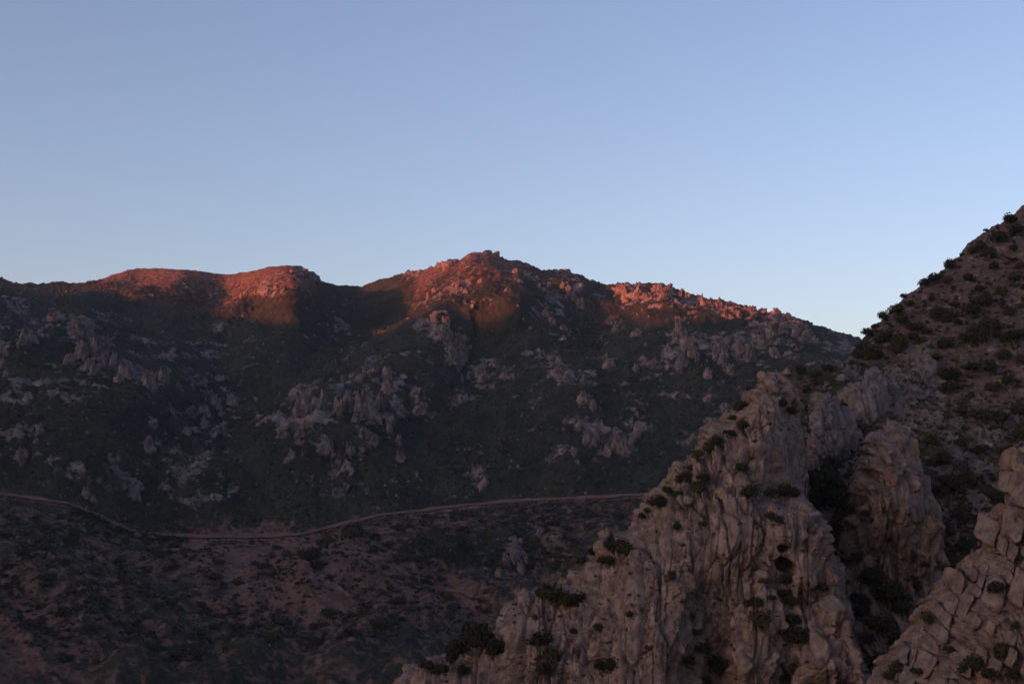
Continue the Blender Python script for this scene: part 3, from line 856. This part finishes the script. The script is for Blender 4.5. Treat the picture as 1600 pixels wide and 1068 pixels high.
outcrops([(690,520,14,18),(680,538,16,26),(694,545,14,30),(684,562,18,24),(704,558,14,30),(714,572,12,24),(690,580,18,18),(700,590,16,14),(745,602,12,12),(754,612,12,28),(730,604,12,10),(760,625,9,14),(714,612,6,14),(702,655,20,12),(790,600,12,18),(805,610,9,14)],
    "rock_rib", "grey rock rib on the scrub slope straight under the sunlit summit", "rock ribs under the summit", M, TOWERS)
outcrops([(872,588,14,16),(862,575,12,12),(880,618,20,18),(889,630,16,14),(865,618,12,10),(908,629,9,18),(919,631,13,10),(908,652,14,20),(920,660,10,16),(902,688,11,18),(915,698,16,24),(925,708,10,18),(936,698,10,18),(949,714,12,26),(962,706,14,30),(975,712,14,32),(985,700,12,22),(995,690,13,24),(893,730,10,16),(885,684,10,8),(840,695,16,6),(956,597,18,20),(972,527,12,16),(978,536,11,16),(1004,543,16,14),(850,520,12,14),(868,535,12,12),(838,505,12,12)],
    "rock_rib", "pale rock rib on the scrub slope just beyond the cave crag", "rock ribs beyond the cave crag", M, TOWERS)
outcrops([(1061,535,14,26),(1056,552,14,20),(1070,560,18,32),(1080,580,16,30),(1064,590,16,26),(1131,566,14,36),(1140,585,14,28),(1122,582,10,24),(1165,565,14,30),(1178,575,14,34),(1192,560,14,30),(1205,548,14,24),(1222,545,14,22),(1240,550,12,24),(1256,545,14,22),(1272,552,12,20),(1288,548,12,18),(1150,600,14,20),(1110,610,12,18),(1210,575,14,20),(1030,590,12,14),(1000,600,12,16)],
    "rock_tower", "grey rock tower on the shaded slope below the sunlit cliffs", "rock towers below the sunlit cliffs", M, TOWERS)
outcrops([(747,742,20,22)], "rock_mound", "pale broken rock mound standing close above the dirt road", None, M, KNOBS)
outcrops([(755,762,14,18)], "rock_mound", "small tan rock face at the edge of the dirt road", None, M, KNOBS)
outcrops([(645,427,10,9),(658,424,9,8),(690,415,10,9),(704,410,12,12),(722,411,9,8),(736,401,12,9),(750,399,10,8),(768,400,12,10),(786,410,10,10),(804,411,12,9),(820,415,12,10),(880,425,16,10),(895,432,10,8),(700,426,5,12),(684,421,7,8)],
    "summit_boulder", "rough boulder on the skyline of the highest summit", "boulders along the summit skyline", M, KNOBS, 1.7)
outcrops([(474,424,11,13),(480,436,9,10),(468,432,8,10),(455,425,8,7),(440,455,8,8),(448,462,9,9),(430,462,8,7),(424,446,8,6),(382,470,8,8),(330,457,7,7),(337,449,6,6)],
    "sunlit_boulder", "red lit boulder on the rounded lower peak beside the saddle", "boulders on the lower sunlit peak", M, KNOBS, 0.4)
outcrops([(672,470,8,14),(682,466,8,10),(722,458,8,14),(732,466,8,12),(752,450,8,8),(790,470,10,10),(796,440,10,10),(822,430,14,12),(835,444,8,8),(832,460,7,10),(842,455,6,10),(848,464,8,10),(745,492,9,6),(775,488,8,6)],
    "sunlit_boulder", "red lit boulder on the flank of the highest summit", "boulders on the summit flank", M, KNOBS, 0.35)
outcrops([(868,470,16,16),(876,478,14,18),(884,487,10,12)], "sunlit_tower", "red lit rock tower standing clear in the shaded notch east of the summit", "towers in the shaded notch", M, TOWERS)
outcrops([(898,492,13,20)], "sunlit_tower", "red lit flat topped rock tower, lowest in the shaded notch", None, M, TOWERS)
outcrops([(966,450,12,16),(972,452,14,20),(984,456,14,24),(996,454,12,22),(1004,450,14,16),(1042,456,14,18),(1072,468,14,18),(1104,478,14,20),(1124,484,14,18),(1140,482,12,16),(1162,492,14,14),(1186,496,14,14),(1010,470,12,14),(1022,452,12,18),(1030,464,10,18),(1036,488,14,26),(1050,470,8,16),(1060,482,10,20),(1094,474,10,20),(1098,492,9,22),(1112,486,8,18),(1120,496,9,16),(1130,478,9,14),(1136,492,8,14),(1145,486,7,14),(1153,492,8,12),(1174,502,18,16),(1156,514,7,16),(1133,516,9,14),(1193,506,9,16),(1210,502,14,14),(1228,506,10,10),(1080,470,8,12),(985,476,14,10)],
    "cliff_pillar", "red lit pillar of the long sunlit cliff on the falling ridge", "pillars of the sunlit cliff", M, TOWERS, 0.75)
outcrops([(212,838,20,12),(235,842,10,8),(160,815,12,12),(130,775,12,20),(140,785,10,10),(800,885,14,34),(788,900,12,26),(812,905,10,24),(775,925,14,20),(842,850,12,16),(700,835,10,8)],
    "rock_mound", "grey rock mound breaking out of the slope around the dirt road", "grey rocks around the road", M, KNOBS)

def perch(sheet, parent, items, mat):
    protos = [rock_mesh("boulder", 470 + k, mat, 22, 14, columns=0.7, amp=0.25) for k in range(4)]
    for (u, v, w, h) in items:
        g = sheet.ground(u, v + 4)
        k = g.y / F
        o = add("boulder", protos[int(rng.integers(4))], parent=parent)
        o.scale = (w * k * 0.5, w * k * 0.5, h * k * 0.5)
        o.rotation_euler = (rng.normal(0, 0.2), rng.normal(0, 0.2), rng.uniform(0, 6.28))
        o.location = (g.x, g.y, g.z + h * k * 0.15)
perch(C1, c1o, [(1225,580,14,12),(1218,590,18,16),(1208,797,20,18),(946,834,12,16),(901,886,10,14),(1236,803,16,14),(1248,804,16,16),(1257,815,12,12),(1285,838,12,14),(1305,880,12,14),(1316,930,12,12),(1197,590,14,14),(1030,752,14,12),(1010,778,14,12),(1050,728,14,12),(1100,680,16,12),(1120,664,14,12),(1172,612,16,12),(1185,600,14,14),(876,903,14,12),(890,905,10,10),(1190,660,14,20),(1192,740,10,30),(1076,780,18,16),(1130,770,26,22)], MAT_CRAG)
perch(CB, cbo, [(1571,748,40,34),(1590,722,40,40),(1565,800,30,26),(1545,812,24,24),(1592,760,36,44),(1585,830,46,50),(1556,826,34,36)], MAT_BLOCK)

# ------------------------------------------------------------------ shrubs and trees
def bush_mesh(name, seed, leaves, lobes, mat, leaf=0.17, height=0.75, core=(7, 5)):
    r_ = np.random.default_rng(seed)
    cs, rs = [], []
    for k in range(lobes):
        a = r_.uniform(0, 6.28)
        d = r_.uniform(0.15, 0.62) if k else 0
        cs.append((math.cos(a) * d, math.sin(a) * d, height * r_.uniform(0.35, 0.75)))
        rs.append(r_.uniform(0.30, 0.50) * (1.15 if k == 0 else 1))
    V_, F_ = [], []
    nu, nv = core
    for c, r in zip(cs, rs):                                    # twiggy dark heart of each clump
        b0 = len(V_)
        for j in range(nv):
            p = math.pi * (j + 0.5) / nv
            for i in range(nu):
                t = 6.2832 * (i + 0.5 * (j % 2)) / nu
                q = r * 0.60 * r_.uniform(0.6, 1.2)
                V_.append((c[0] + q * math.sin(p) * math.cos(t), c[1] + q * math.sin(p) * math.sin(t), max(-0.1, c[2] + q * math.cos(p) * 0.9)))
        for j in range(nv - 1):
            for i in range(nu):
                a, b_ = b0 + j * nu + i, b0 + j * nu + (i + 1) % nu
                F_ += [(a, a + nu, b_ + nu), (a, b_ + nu, b_)]
        F_ += [(b0, b0 + i, b0 + i + 1) for i in range(1, nu - 1)]
    for _ in range(leaves):
        k = int(r_.integers(lobes))
        d = r_.normal(size=3)
        d[2] = abs(d[2]) * 1.1 - 0.35
        d /= np.linalg.norm(d)
        c = np.array(cs[k]) + d * rs[k] * r_.uniform(0.6, 1.32)
        c[2] = max(c[2], -0.05)
        n = d + r_.normal(0, 0.55, 3)
        n /= np.linalg.norm(n)
        t = np.cross(n, r_.normal(size=3))
        t /= np.linalg.norm(t)
        b_ = np.cross(n, t)
        s1, s2 = leaf * r_.uniform(0.5, 1.25), leaf * r_.uniform(0.35, 0.8)
        i0 = len(V_)
        V_ += [tuple(c - t * s1), tuple(c + b_ * s2), tuple(c + t * s1 + n * 0.04)]
        F_.append((i0, i0 + 1, i0 + 2))
        V_.append(tuple(c - b_ * s2))
        F_.append((i0, i0 + 2, i0 + 3))
    return mesh_from(name, np.array(V_), np.array(F_), mat)

def stem_mesh(name, seed, mat, n=4, h=0.5, r=0.05):
    r_ = np.random.default_rng(seed)
    V_, F_ = [], []
    for k in range(n):
        a = 6.28 * k / n + r_.uniform(-.4, .4)
        tip = np.array([math.cos(a) * 0.3, math.sin(a) * 0.3, h * r_.uniform(.8, 1.2)]) if n > 1 else np.array([0.04, 0.02, h])
        base = len(V_)
        for j, (t, w) in enumerate(((-0.2, 1.2), (0.5, 0.8), (1.0, 0.4))):
            c = tip * t + np.array([0, 0, 0]) + (r_.normal(0, 0.03, 3) if j else 0)
            for i in range(5):
                q = 6.28 * i / 5
                V_.append((c[0] + r * w * math.cos(q), c[1] + r * w * math.sin(q), c[2]))
        for j in range(2):
            for i in range(5):
                p, q = base + j * 5 + i, base + j * 5 + (i + 1) % 5
                F_ += [(p, q, q + 5), (p, q + 5, p + 5)]
    return mesh_from(name, np.array(V_), np.array(F_), mat)

SHRUBS = [(bush_mesh("foliage", 500 + k, 520 + 90 * (k % 3), 5 + k % 4, MAT_LEAF if k % 4 else MAT_LEAF_OLIVE, leaf=0.105 + 0.015 * (k % 3), height=0.65 + 0.2 * (k % 3)), stem_mesh("stem", 520 + k, MAT_WOOD)) for k in range(8)]
BUSHES = [bush_mesh("bush", 540 + k, 190, 5, MAT_LEAF if k % 5 else MAT_LEAF_OLIVE, leaf=0.16, core=(6, 4)) for k in range(6)]

def shrub(sheet, u, v, w, label, group, name="shrub", olive=None, tall=1.0):
    g = sheet.ground(u, v + w * 0.30)
    r = w * 0.5 * g.y / F * rng.uniform(0.75, 1.12)
    o = add(name, None, label=label, cat="shrub", group=group)
    k = int(rng.integers(len(SHRUBS))) if not olive else (0 if rng.random() < 0.5 else 4)
    fo, st = SHRUBS[k]
    add("foliage", fo, parent=o)
    add("stem", st, parent=o)
    o.location = (g.x * (1 - r * 0.3 / g.y), g.y - r * 0.3, g.z - r * 0.05)
    o.rotation_euler = (0, 0, rng.uniform(0, 6.28))
    o.scale = (r * rng.uniform(0.95, 1.2), r, r * tall * rng.uniform(1.0, 1.5))
    return o

HB = [(1575,345,24),(1553,368,40),(1540,354,13),(1588,362,30),(1530,384,32),(1515,395,20),(1545,395,40),(1504,402,12),(1483,414,26),(1470,424,14),(1460,441,28),(1445,450,24),(1480,445,20),(1413,470,13),(1422,476,16),(1400,491,30),(1385,502,26),(1410,502,30),(1370,513,20),
    (1356,526,22),(1346,541,20),(1375,530,34),(1340,560,22),(1365,555,34),(1395,548,30),(1330,572,18),(1512,435,26),(1528,450,26),(1537,466,44),(1553,415,20),(1582,431,30),(1585,388,24),(1464,492,34),(1429,511,30),(1448,520,26),(1474,501,26),(1518,489,34),(1550,505,44),(1576,485,28),
    (1496,505,26),(1531,530,38),(1557,517,30),(1474,537,40),(1404,540,38),(1385,530,28),(1353,556,34),(1461,562,24),(1487,581,46),(1480,604,40),(1518,568,38),(1544,575,36),(1550,607,28),(1576,594,30),(1582,527,34),(1252,586,24),(1295,582,28),(1280,592,24),(1275,600,22),(1500,640,36),(1530,650,30),(1480,650,30),(1560,655,36),(1590,640,30),
    (1425,530,26),(1440,535,22),(1490,475,16),(1455,470,16),(1520,460,12),(1565,455,22),(1595,410,20),(1510,530,22),(1570,560,26),(1595,565,26)]
for (u, v, w) in HB:
    shrub(H, u, v, w, size_word(w) + " dark rounded shrub " + hill_place(u, v), "shrubs on the earthy hillside")
GB = [(1262,612,18),(1263,640,18),(1262,668,18),(1263,695,18),(1264,722,22),(1470,722,34),(1490,760,38),(1465,765,30),(1500,805,38),(1478,830,36),(1505,850,36),(1488,880,34),(1452,690,26),(1520,750,38),(1555,770,38),(1540,815,34),(1530,700,36),(1575,700,36),(1500,690,30),(1590,680,30),(1410,935,36),(1375,925,40),(1360,900,40),(1440,950,34),(1390,975,40),(1360,1000,34),(1372,1030,30),(1425,900,26),(1470,930,30),(1350,940,30)]
for (u, v, w) in GB:
    shrub(C4 if (v > 880 and 1340 < u < 1480) else H, u, v, w, size_word(w) + " nearly black shrub " + ("in the narrow slot between cave crag and grey slab" if u < 1300 else "on the gully side beyond the pinnacle" if v < 895 else "deep in the gully at the pinnacle's foot"), "shrubs in the shaded gully")
KB = [(1150,634,32),(1140,647,24),(1175,607,20),(1130,672,18),(1120,690,28),(1140,674,24),(1105,700,32),(1090,712,28),(1075,722,22),(1155,662,24),(1060,745,28),(1070,737,24),(1090,760,36),(1100,750,24),(1045,767,24),(1030,782,32),(1060,772,20),(1006,797,16),(1000,807,16),(1055,822,18),(1095,815,15),
    (1232,640,24),(1220,630,22),(1160,735,20),(1225,767,36),(1195,767,30),(1170,772,38),(1240,772,30),(1205,803,22),(1215,814,22),(955,850,44),(975,856,34),(940,872,28),(920,858,24),(910,877,22),(860,925,46),(880,932,46),(900,932,38),(842,925,24),(740,1002,56),(715,1012,48),(762,1010,46),(700,1024,36),(660,1040,28),(680,1044,36),(720,1042,30),
    (835,962,18),(840,1000,38),(860,1020,34),(850,1046,38),(895,985,15),(935,977,24),(930,1040,28),(948,1036,32),(1180,936,38),(1165,942,22),(1202,932,22),(1230,922,28),(1242,937,34),(1190,970,38),(1215,982,28),(1240,966,38),(1250,1000,38),(1240,1040,34),(1228,1052,32),(1085,960,34),(1092,985,28),(1100,1012,38),(1080,1032,32),(1120,1042,38),(1100,1060,34),(1290,917,26),(1182,885,18),(1186,906,22),(1226,906,24),(1120,936,13),(1018,826,12),(985,960,14),(1010,1010,16)]
for (u, v, w) in KB:
    shrub(C1, u, v, w, size_word(w) + " dark green shrub rooted " + crag_place(u, v), "shrubs rooted in the cave crag")
for (u, v, w) in [(1029,906,16),(1047,903,18),(780,985,24)]:
    shrub(C1, u, v, w, "small yellowish olive shrub on the cave crag's lit face", "yellowish shrubs on the cave crag", olive=True)
for (u, v, w) in [(1345,800,20),(1420,870,24),(1330,790,26),(1336,745,18),(1350,870,26),(1440,880,22),(1344,700,14)]:
    shrub(C4, u, v, w, "dark shrub clinging to the flank of the pointed pinnacle", "shrubs on the pinnacle")
for (u, v, w) in [(1500,892,32),(1555,920,42),(1572,900,28),(1592,910,28),(1400,1042,36),(1393,1054,28),(1530,1032,46),(1508,1046,42),(1562,1012,42),(1550,1052,38),(1480,1012,22),(1440,1047,28),(1590,980,18),(1595,870,28),(1490,1062,28),(1585,1052,38)]:
    shrub(CB, u, v, w, size_word(w) + " dark scrubby shrub between the stones of the blocky outcrop", "shrubs on the blocky outcrop")
for (u, v, w) in [(1458,968,24),(1466,958,16)]:
    shrub(CB, u, v, w, "mossy yellow green shrub at the edge of the blocky outcrop", "yellow green shrubs on the blocky outcrop", olive=True)

GULLY_TREES = [(1362,902,46),(1388,925,46),(1412,950,40),(1374,975,46),(1398,1002,42),(1366,1032,38),(1432,915,32),(1440,975,32),(1350,955,38),(1420,1005,30),(1384,1050,36)]
def tree(sheet, u, v, w, label, group, olive=False, tall=1.25):
    g = sheet.ground(u, v + w * 0.45)
    r = w * 0.5 * g.y / F * 1.05
    o = add("evergreen_tree", None, label=label, cat="tree", group=group)
    c = add("crown", TREES[4 if olive else int(rng.integers(4))], parent=o)
    add("trunk", TRUNK, parent=o)
    o.location = (g.x, g.y, g.z - r * 0.05)
    o.scale = (r, r, r * tall)
    o.rotation_euler = (0, 0, rng.uniform(0, 6.28))
TREES = []
for k in range(5):
    me = bush_mesh("crown", 560 + k, 900, 9, MAT_LEAF if k < 4 else MAT_LEAF_OLIVE, leaf=0.13, height=1.0)
    co = np.empty(len(me.vertices) * 3, np.float32)
    me.vertices.foreach_get("co", co)
    co = co.reshape(-1, 3)
    co[:, 2] += 0.30
    me.vertices.foreach_set("co", co.ravel())
    TREES.append(me)
TRUNK = stem_mesh("trunk", 590, MAT_WOOD, n=1, h=0.9, r=0.09)
for (u, v, w) in [(1288,762,56),(1312,782,60),(1274,790,46),(1322,822,54),(1300,836,46),(1338,806,36),(1330,862,48),(1300,740,40),(1345,760,34),(1350,890,40)]:
    tree(H, u, v, w, "dense dark evergreen tree filling the shaded gully under the pinnacle", "trees in the shaded gully")
for (u, v, w) in GULLY_TREES:
    tree(C4, u, v, w, "dense dark evergreen tree in the deep gully between pinnacle foot and blocky outcrop", "trees in the deep gully", tall=1.0)
tree(M, 556, 862, 44, "round olive green tree alone on the bare slope below the road", None, olive=True, tall=1.0)
tree(M, 480, 925, 42, "broad dark tree on the bare slope lower than the olive one", None, tall=0.9)

# ------------------------------------------------------------------ bushes dotted over the valley and the mountain
def clear_of(pts, u, v, r):
    return all((u - a) ** 2 + ((v - b_) * 1.4) ** 2 > (r + c) ** 2 * 0.16 for a, b_, c in pts)
placed = []
while len(placed) < 118:
    u, v = rng.uniform(0, 980), rng.uniform(805, 1062)
    if v < poly(ROAD)(u) + 17 or v > poly(CRAG_TOP)(max(u, 560)) - 6:
        continue
    w = rng.uniform(17, 33) * (0.8 + 0.4 * (v - 800) / 260)
    if clear_of(placed, u, v, w * 1.3):
        placed.append((u, v, w))
for (u, v, w) in placed:
    g = M.ground(u, v + w * 0.25)
    r = w * 0.5 * g.y / F
    o = add("bush", BUSHES[int(rng.integers(6))], label=size_word(w * 1.1) + " round dark bush " + valley_place(u, v), cat="bush", group="bushes below the dirt road")
    o.location = (g.x, g.y, g.z - r * 0.1)
    o.scale = (r * rng.uniform(1.0, 1.5), r, r * rng.uniform(0.75, 1.0))
    o.rotation_euler = (0, 0, rng.uniform(0, 6.28))

def mass(name, sheet, spots, protos, mat, flat=(0.7, 1.0), **kw):
    """uncountable small growth or stones: one object"""
    geo = []
    for me in protos:
        co = np.empty(len(me.vertices) * 3, np.float32)
        me.vertices.foreach_get("co", co)
        k = len(me.polygons[0].vertices)
        fi = np.empty(len(me.loops), np.int32)
        me.loops.foreach_get("vertex_index", fi)
        geo.append((co.reshape(-1, 3), fi.reshape(-1, k)))
    Vs, Fs, base = [], [], 0
    for (u, v, w) in spots:
        g = sheet.ground(u, v)
        r = w * 0.5 * g.y / F
        co, fi = geo[int(rng.integers(len(geo)))]
        a = rng.uniform(0, 6.28)
        c, s_ = math.cos(a), math.sin(a)
        q = co * np.array([r * rng.uniform(0.9, 1.4), r, r * rng.uniform(*flat)])
        Vs.append(np.stack([q[:, 0] * c - q[:, 1] * s_ + g.x, q[:, 0] * s_ + q[:, 1] * c + g.y, q[:, 2] + g.z - r * 0.1], -1))
        Fs.append(fi + base)
        base += len(co)
    return add(name, mesh_from(name, np.concatenate(Vs), np.concatenate(Fs), mat, {"moss": np.zeros(base)}), kind="stuff", **kw)

def spots(sheet, n, u0, u1, v0, v1, w0, w1, ok):
    out = []
    t = 0
    while len(out) < n and t < n * 30:
        t += 1
        u, v = rng.uniform(u0, u1), rng.uniform(v0, v1)
        if ok(u, v):
            out.append((u, v, w0 * (w1 / w0) ** (rng.random() ** 1.7)))
    return out
LOW = [bush_mesh("scrub", 600 + k, 15, 2, MAT_LEAF, leaf=0.30, core=(4, 3)) for k in range(6)]
LOWO = [bush_mesh("scrub", 620 + k, 26, 3, MAT_LEAF_OLIVE, leaf=0.30, core=(5, 3)) for k in range(3)]
dens = lambda u, v: float(fbm(np.array([[u / 60.0, v / 32.0, 0.5]]), 2, 91)[0])
rt, ct, rg = poly(ROAD), poly(CRAG_TOP), poly(RIDGE)
below_ok = lambda u, v: v > rt(u) + 10 and v < ct(max(u, 560)) + 4 and rng.random() < 0.55 + 1.1 * dens(u, v) - 0.30 * math.exp(-(((u - 420) / 120) ** 2 + ((v - 890) / 60) ** 2))
mass("scrub_below_road", M, spots(M, 3000, -30, 1010, 775, 1068, 6, 21, below_ok), LOW, MAT_LEAF)
above_ok = lambda u, v: rt(u) - 230 < v < rt(u) - 3 and v > rg(u) + 10 and v < ct(max(u, 560)) + 4 and rng.random() < 0.45 + 0.004 * (v - 600) + 0.9 * dens(u, v) and M.pick(np.array(u), np.array(v), MROCK) < 0.8
mass("roadside_scrub", M, spots(M, 150, 118, 292, 790, 860, 10, 20, lambda u, v: rt(u) + 2 < v < rt(u) + 14) + spots(M, 150, -30, 1000, 760, 860, 5, 11, lambda u, v: rt(u) + 3 < v < rt(u) + 11), LOW, MAT_LEAF)
mass("scrub_above_road", M, spots(M, 4600, -30, 1240, 480, 840, 3.5, 11, above_ok), LOW, MAT_LEAF)
mass("ridge_scrub", M, spots(M, 3000, -30, 1340, 392, 660, 2.6, 6.5, lambda u, v: v > rg(u) + 1 and rng.random() < 0.6 + dens(u, v)), LOW, MAT_LEAF)
mass("hillside_scrub", H, spots(H, 1700, 1240, 1610, 330, 960, 7, 20, lambda u, v: v > poly(HTOP)(u) + 4 and rng.random() < 0.42 + dens(u * 2, v * 2) + 0.5 * float(smooth(560, 760, v))), LOW, MAT_LEAF)
mass("dry_scrub", H, spots(H, 260, 1330, 1610, 380, 700, 7, 16, lambda u, v: v > poly(HTOP)(u) + 6), LOWO, MAT_LEAF_OLIVE)
mass("crag_scrub", C1, spots(C1, 620, 620, 1340, 600, 1066, 4, 14, lambda u, v: v > ct(u) + 6 and rng.random() < 0.35 + 1.3 * dens(u * 1.4, v * 1.2)), LOW, MAT_LEAF)
mass("outcrop_scrub", CB, spots(CB, 90, 1380, 1610, 740, 1066, 5, 14, lambda u, v: v > btop(u) + 8), LOW, MAT_LEAF)
ROCKLET = [rock_mesh("stone", 640 + k, MAT_FAR_ROCK, 7, 5, columns=0.8, amp=0.3) for k in range(5)]
mass("loose_stones", M, spots(M, 1500, -30, 1010, 640, 1068, 2, 7, lambda u, v: v < ct(max(u, 560)) + 4 and v > rg(u) + 8), ROCKLET, MAT_FAR_ROCK, (0.6, 1.1))
mass("hillside_stones", H, spots(H, 1500, 1280, 1610, 340, 960, 2, 10, lambda u, v: v > poly(HTOP)(u) + 3), ROCKLET, MAT_CRAG_GREY, (0.6, 1.1))
mass("slope_stones", M, spots(M, 900, -30, 1340, 400, 640, 1.5, 4.5, lambda u, v: v > rg(u) + 2), ROCKLET, MAT_FAR_ROCK, (0.6, 1.3))

# ------------------------------------------------------------------ a utility pole beside the road
g = M.ground(641, 804)
pole = add("utility_pole", None, label="slim wooden utility pole standing at the upper edge of the dirt road", cat="pole")
pole.location = g
def tube(name, a, b_, r0, r1, parent, n=8):
    a, b_ = Vector(a), Vector(b_)
    z = (b_ - a).normalized()
    x = z.orthogonal().normalized()
    y = z.cross(x)
    vv = [tuple(p + (x * math.cos(6.2832 * i / n) + y * math.sin(6.2832 * i / n)) * r) for p, r in ((a, r0), (b_, r1)) for i in range(n)]
    ff = [(i, (i + 1) % n, n + (i + 1) % n, n + i) for i in range(n)]
    return add(name, mesh_from(name, np.array(vv), np.array(ff), MAT_WOOD), parent=parent)
tube("shaft", (0, 0, -0.6), (0, 0, 9.4), 0.17, 0.11, pole)
tube("crossarm", (-0.9, -0.14, 8.9), (0.9, -0.14, 8.9), 0.07, 0.07, pole, 6)
for x in (-0.8, 0.8):
    tube("insulator", (x, -0.14, 8.95), (x, -0.14, 9.2), 0.06, 0.04, pole, 6)

# ------------------------------------------------------------------ evening air
hz = [(-3100, -3900, -170), (1900, 2700, 388)]
hv = [(x, y, z) for z in (hz[0][2], hz[1][2]) for x, y in ((hz[0][0], hz[0][1]), (hz[1][0], hz[0][1]), (hz[1][0], hz[1][1]), (hz[0][0], hz[1][1]))]
hm = bpy.data.materials.new("evening_haze")
hm.use_nodes = True
hn = hm.node_tree.nodes
hn.clear()
pv = hn.new("ShaderNodeVolumePrincipled")
pv.inputs["Color"].default_value = (0.72, 0.80, 0.95, 1)
pv.inputs["Density"].default_value = 0.000034
pv.inputs["Anisotropy"].default_value = 0.2
ho = hn.new("ShaderNodeOutputMaterial")
hm.node_tree.links.new(pv.outputs[0], ho.inputs["Volume"])
add("haze", mesh_from("haze", np.array(hv, float), np.array([(0, 3, 2, 1), (4, 5, 6, 7), (0, 1, 5, 4), (1, 2, 6, 5), (2, 3, 7, 6), (3, 0, 4, 7)]), hm), kind="stuff")
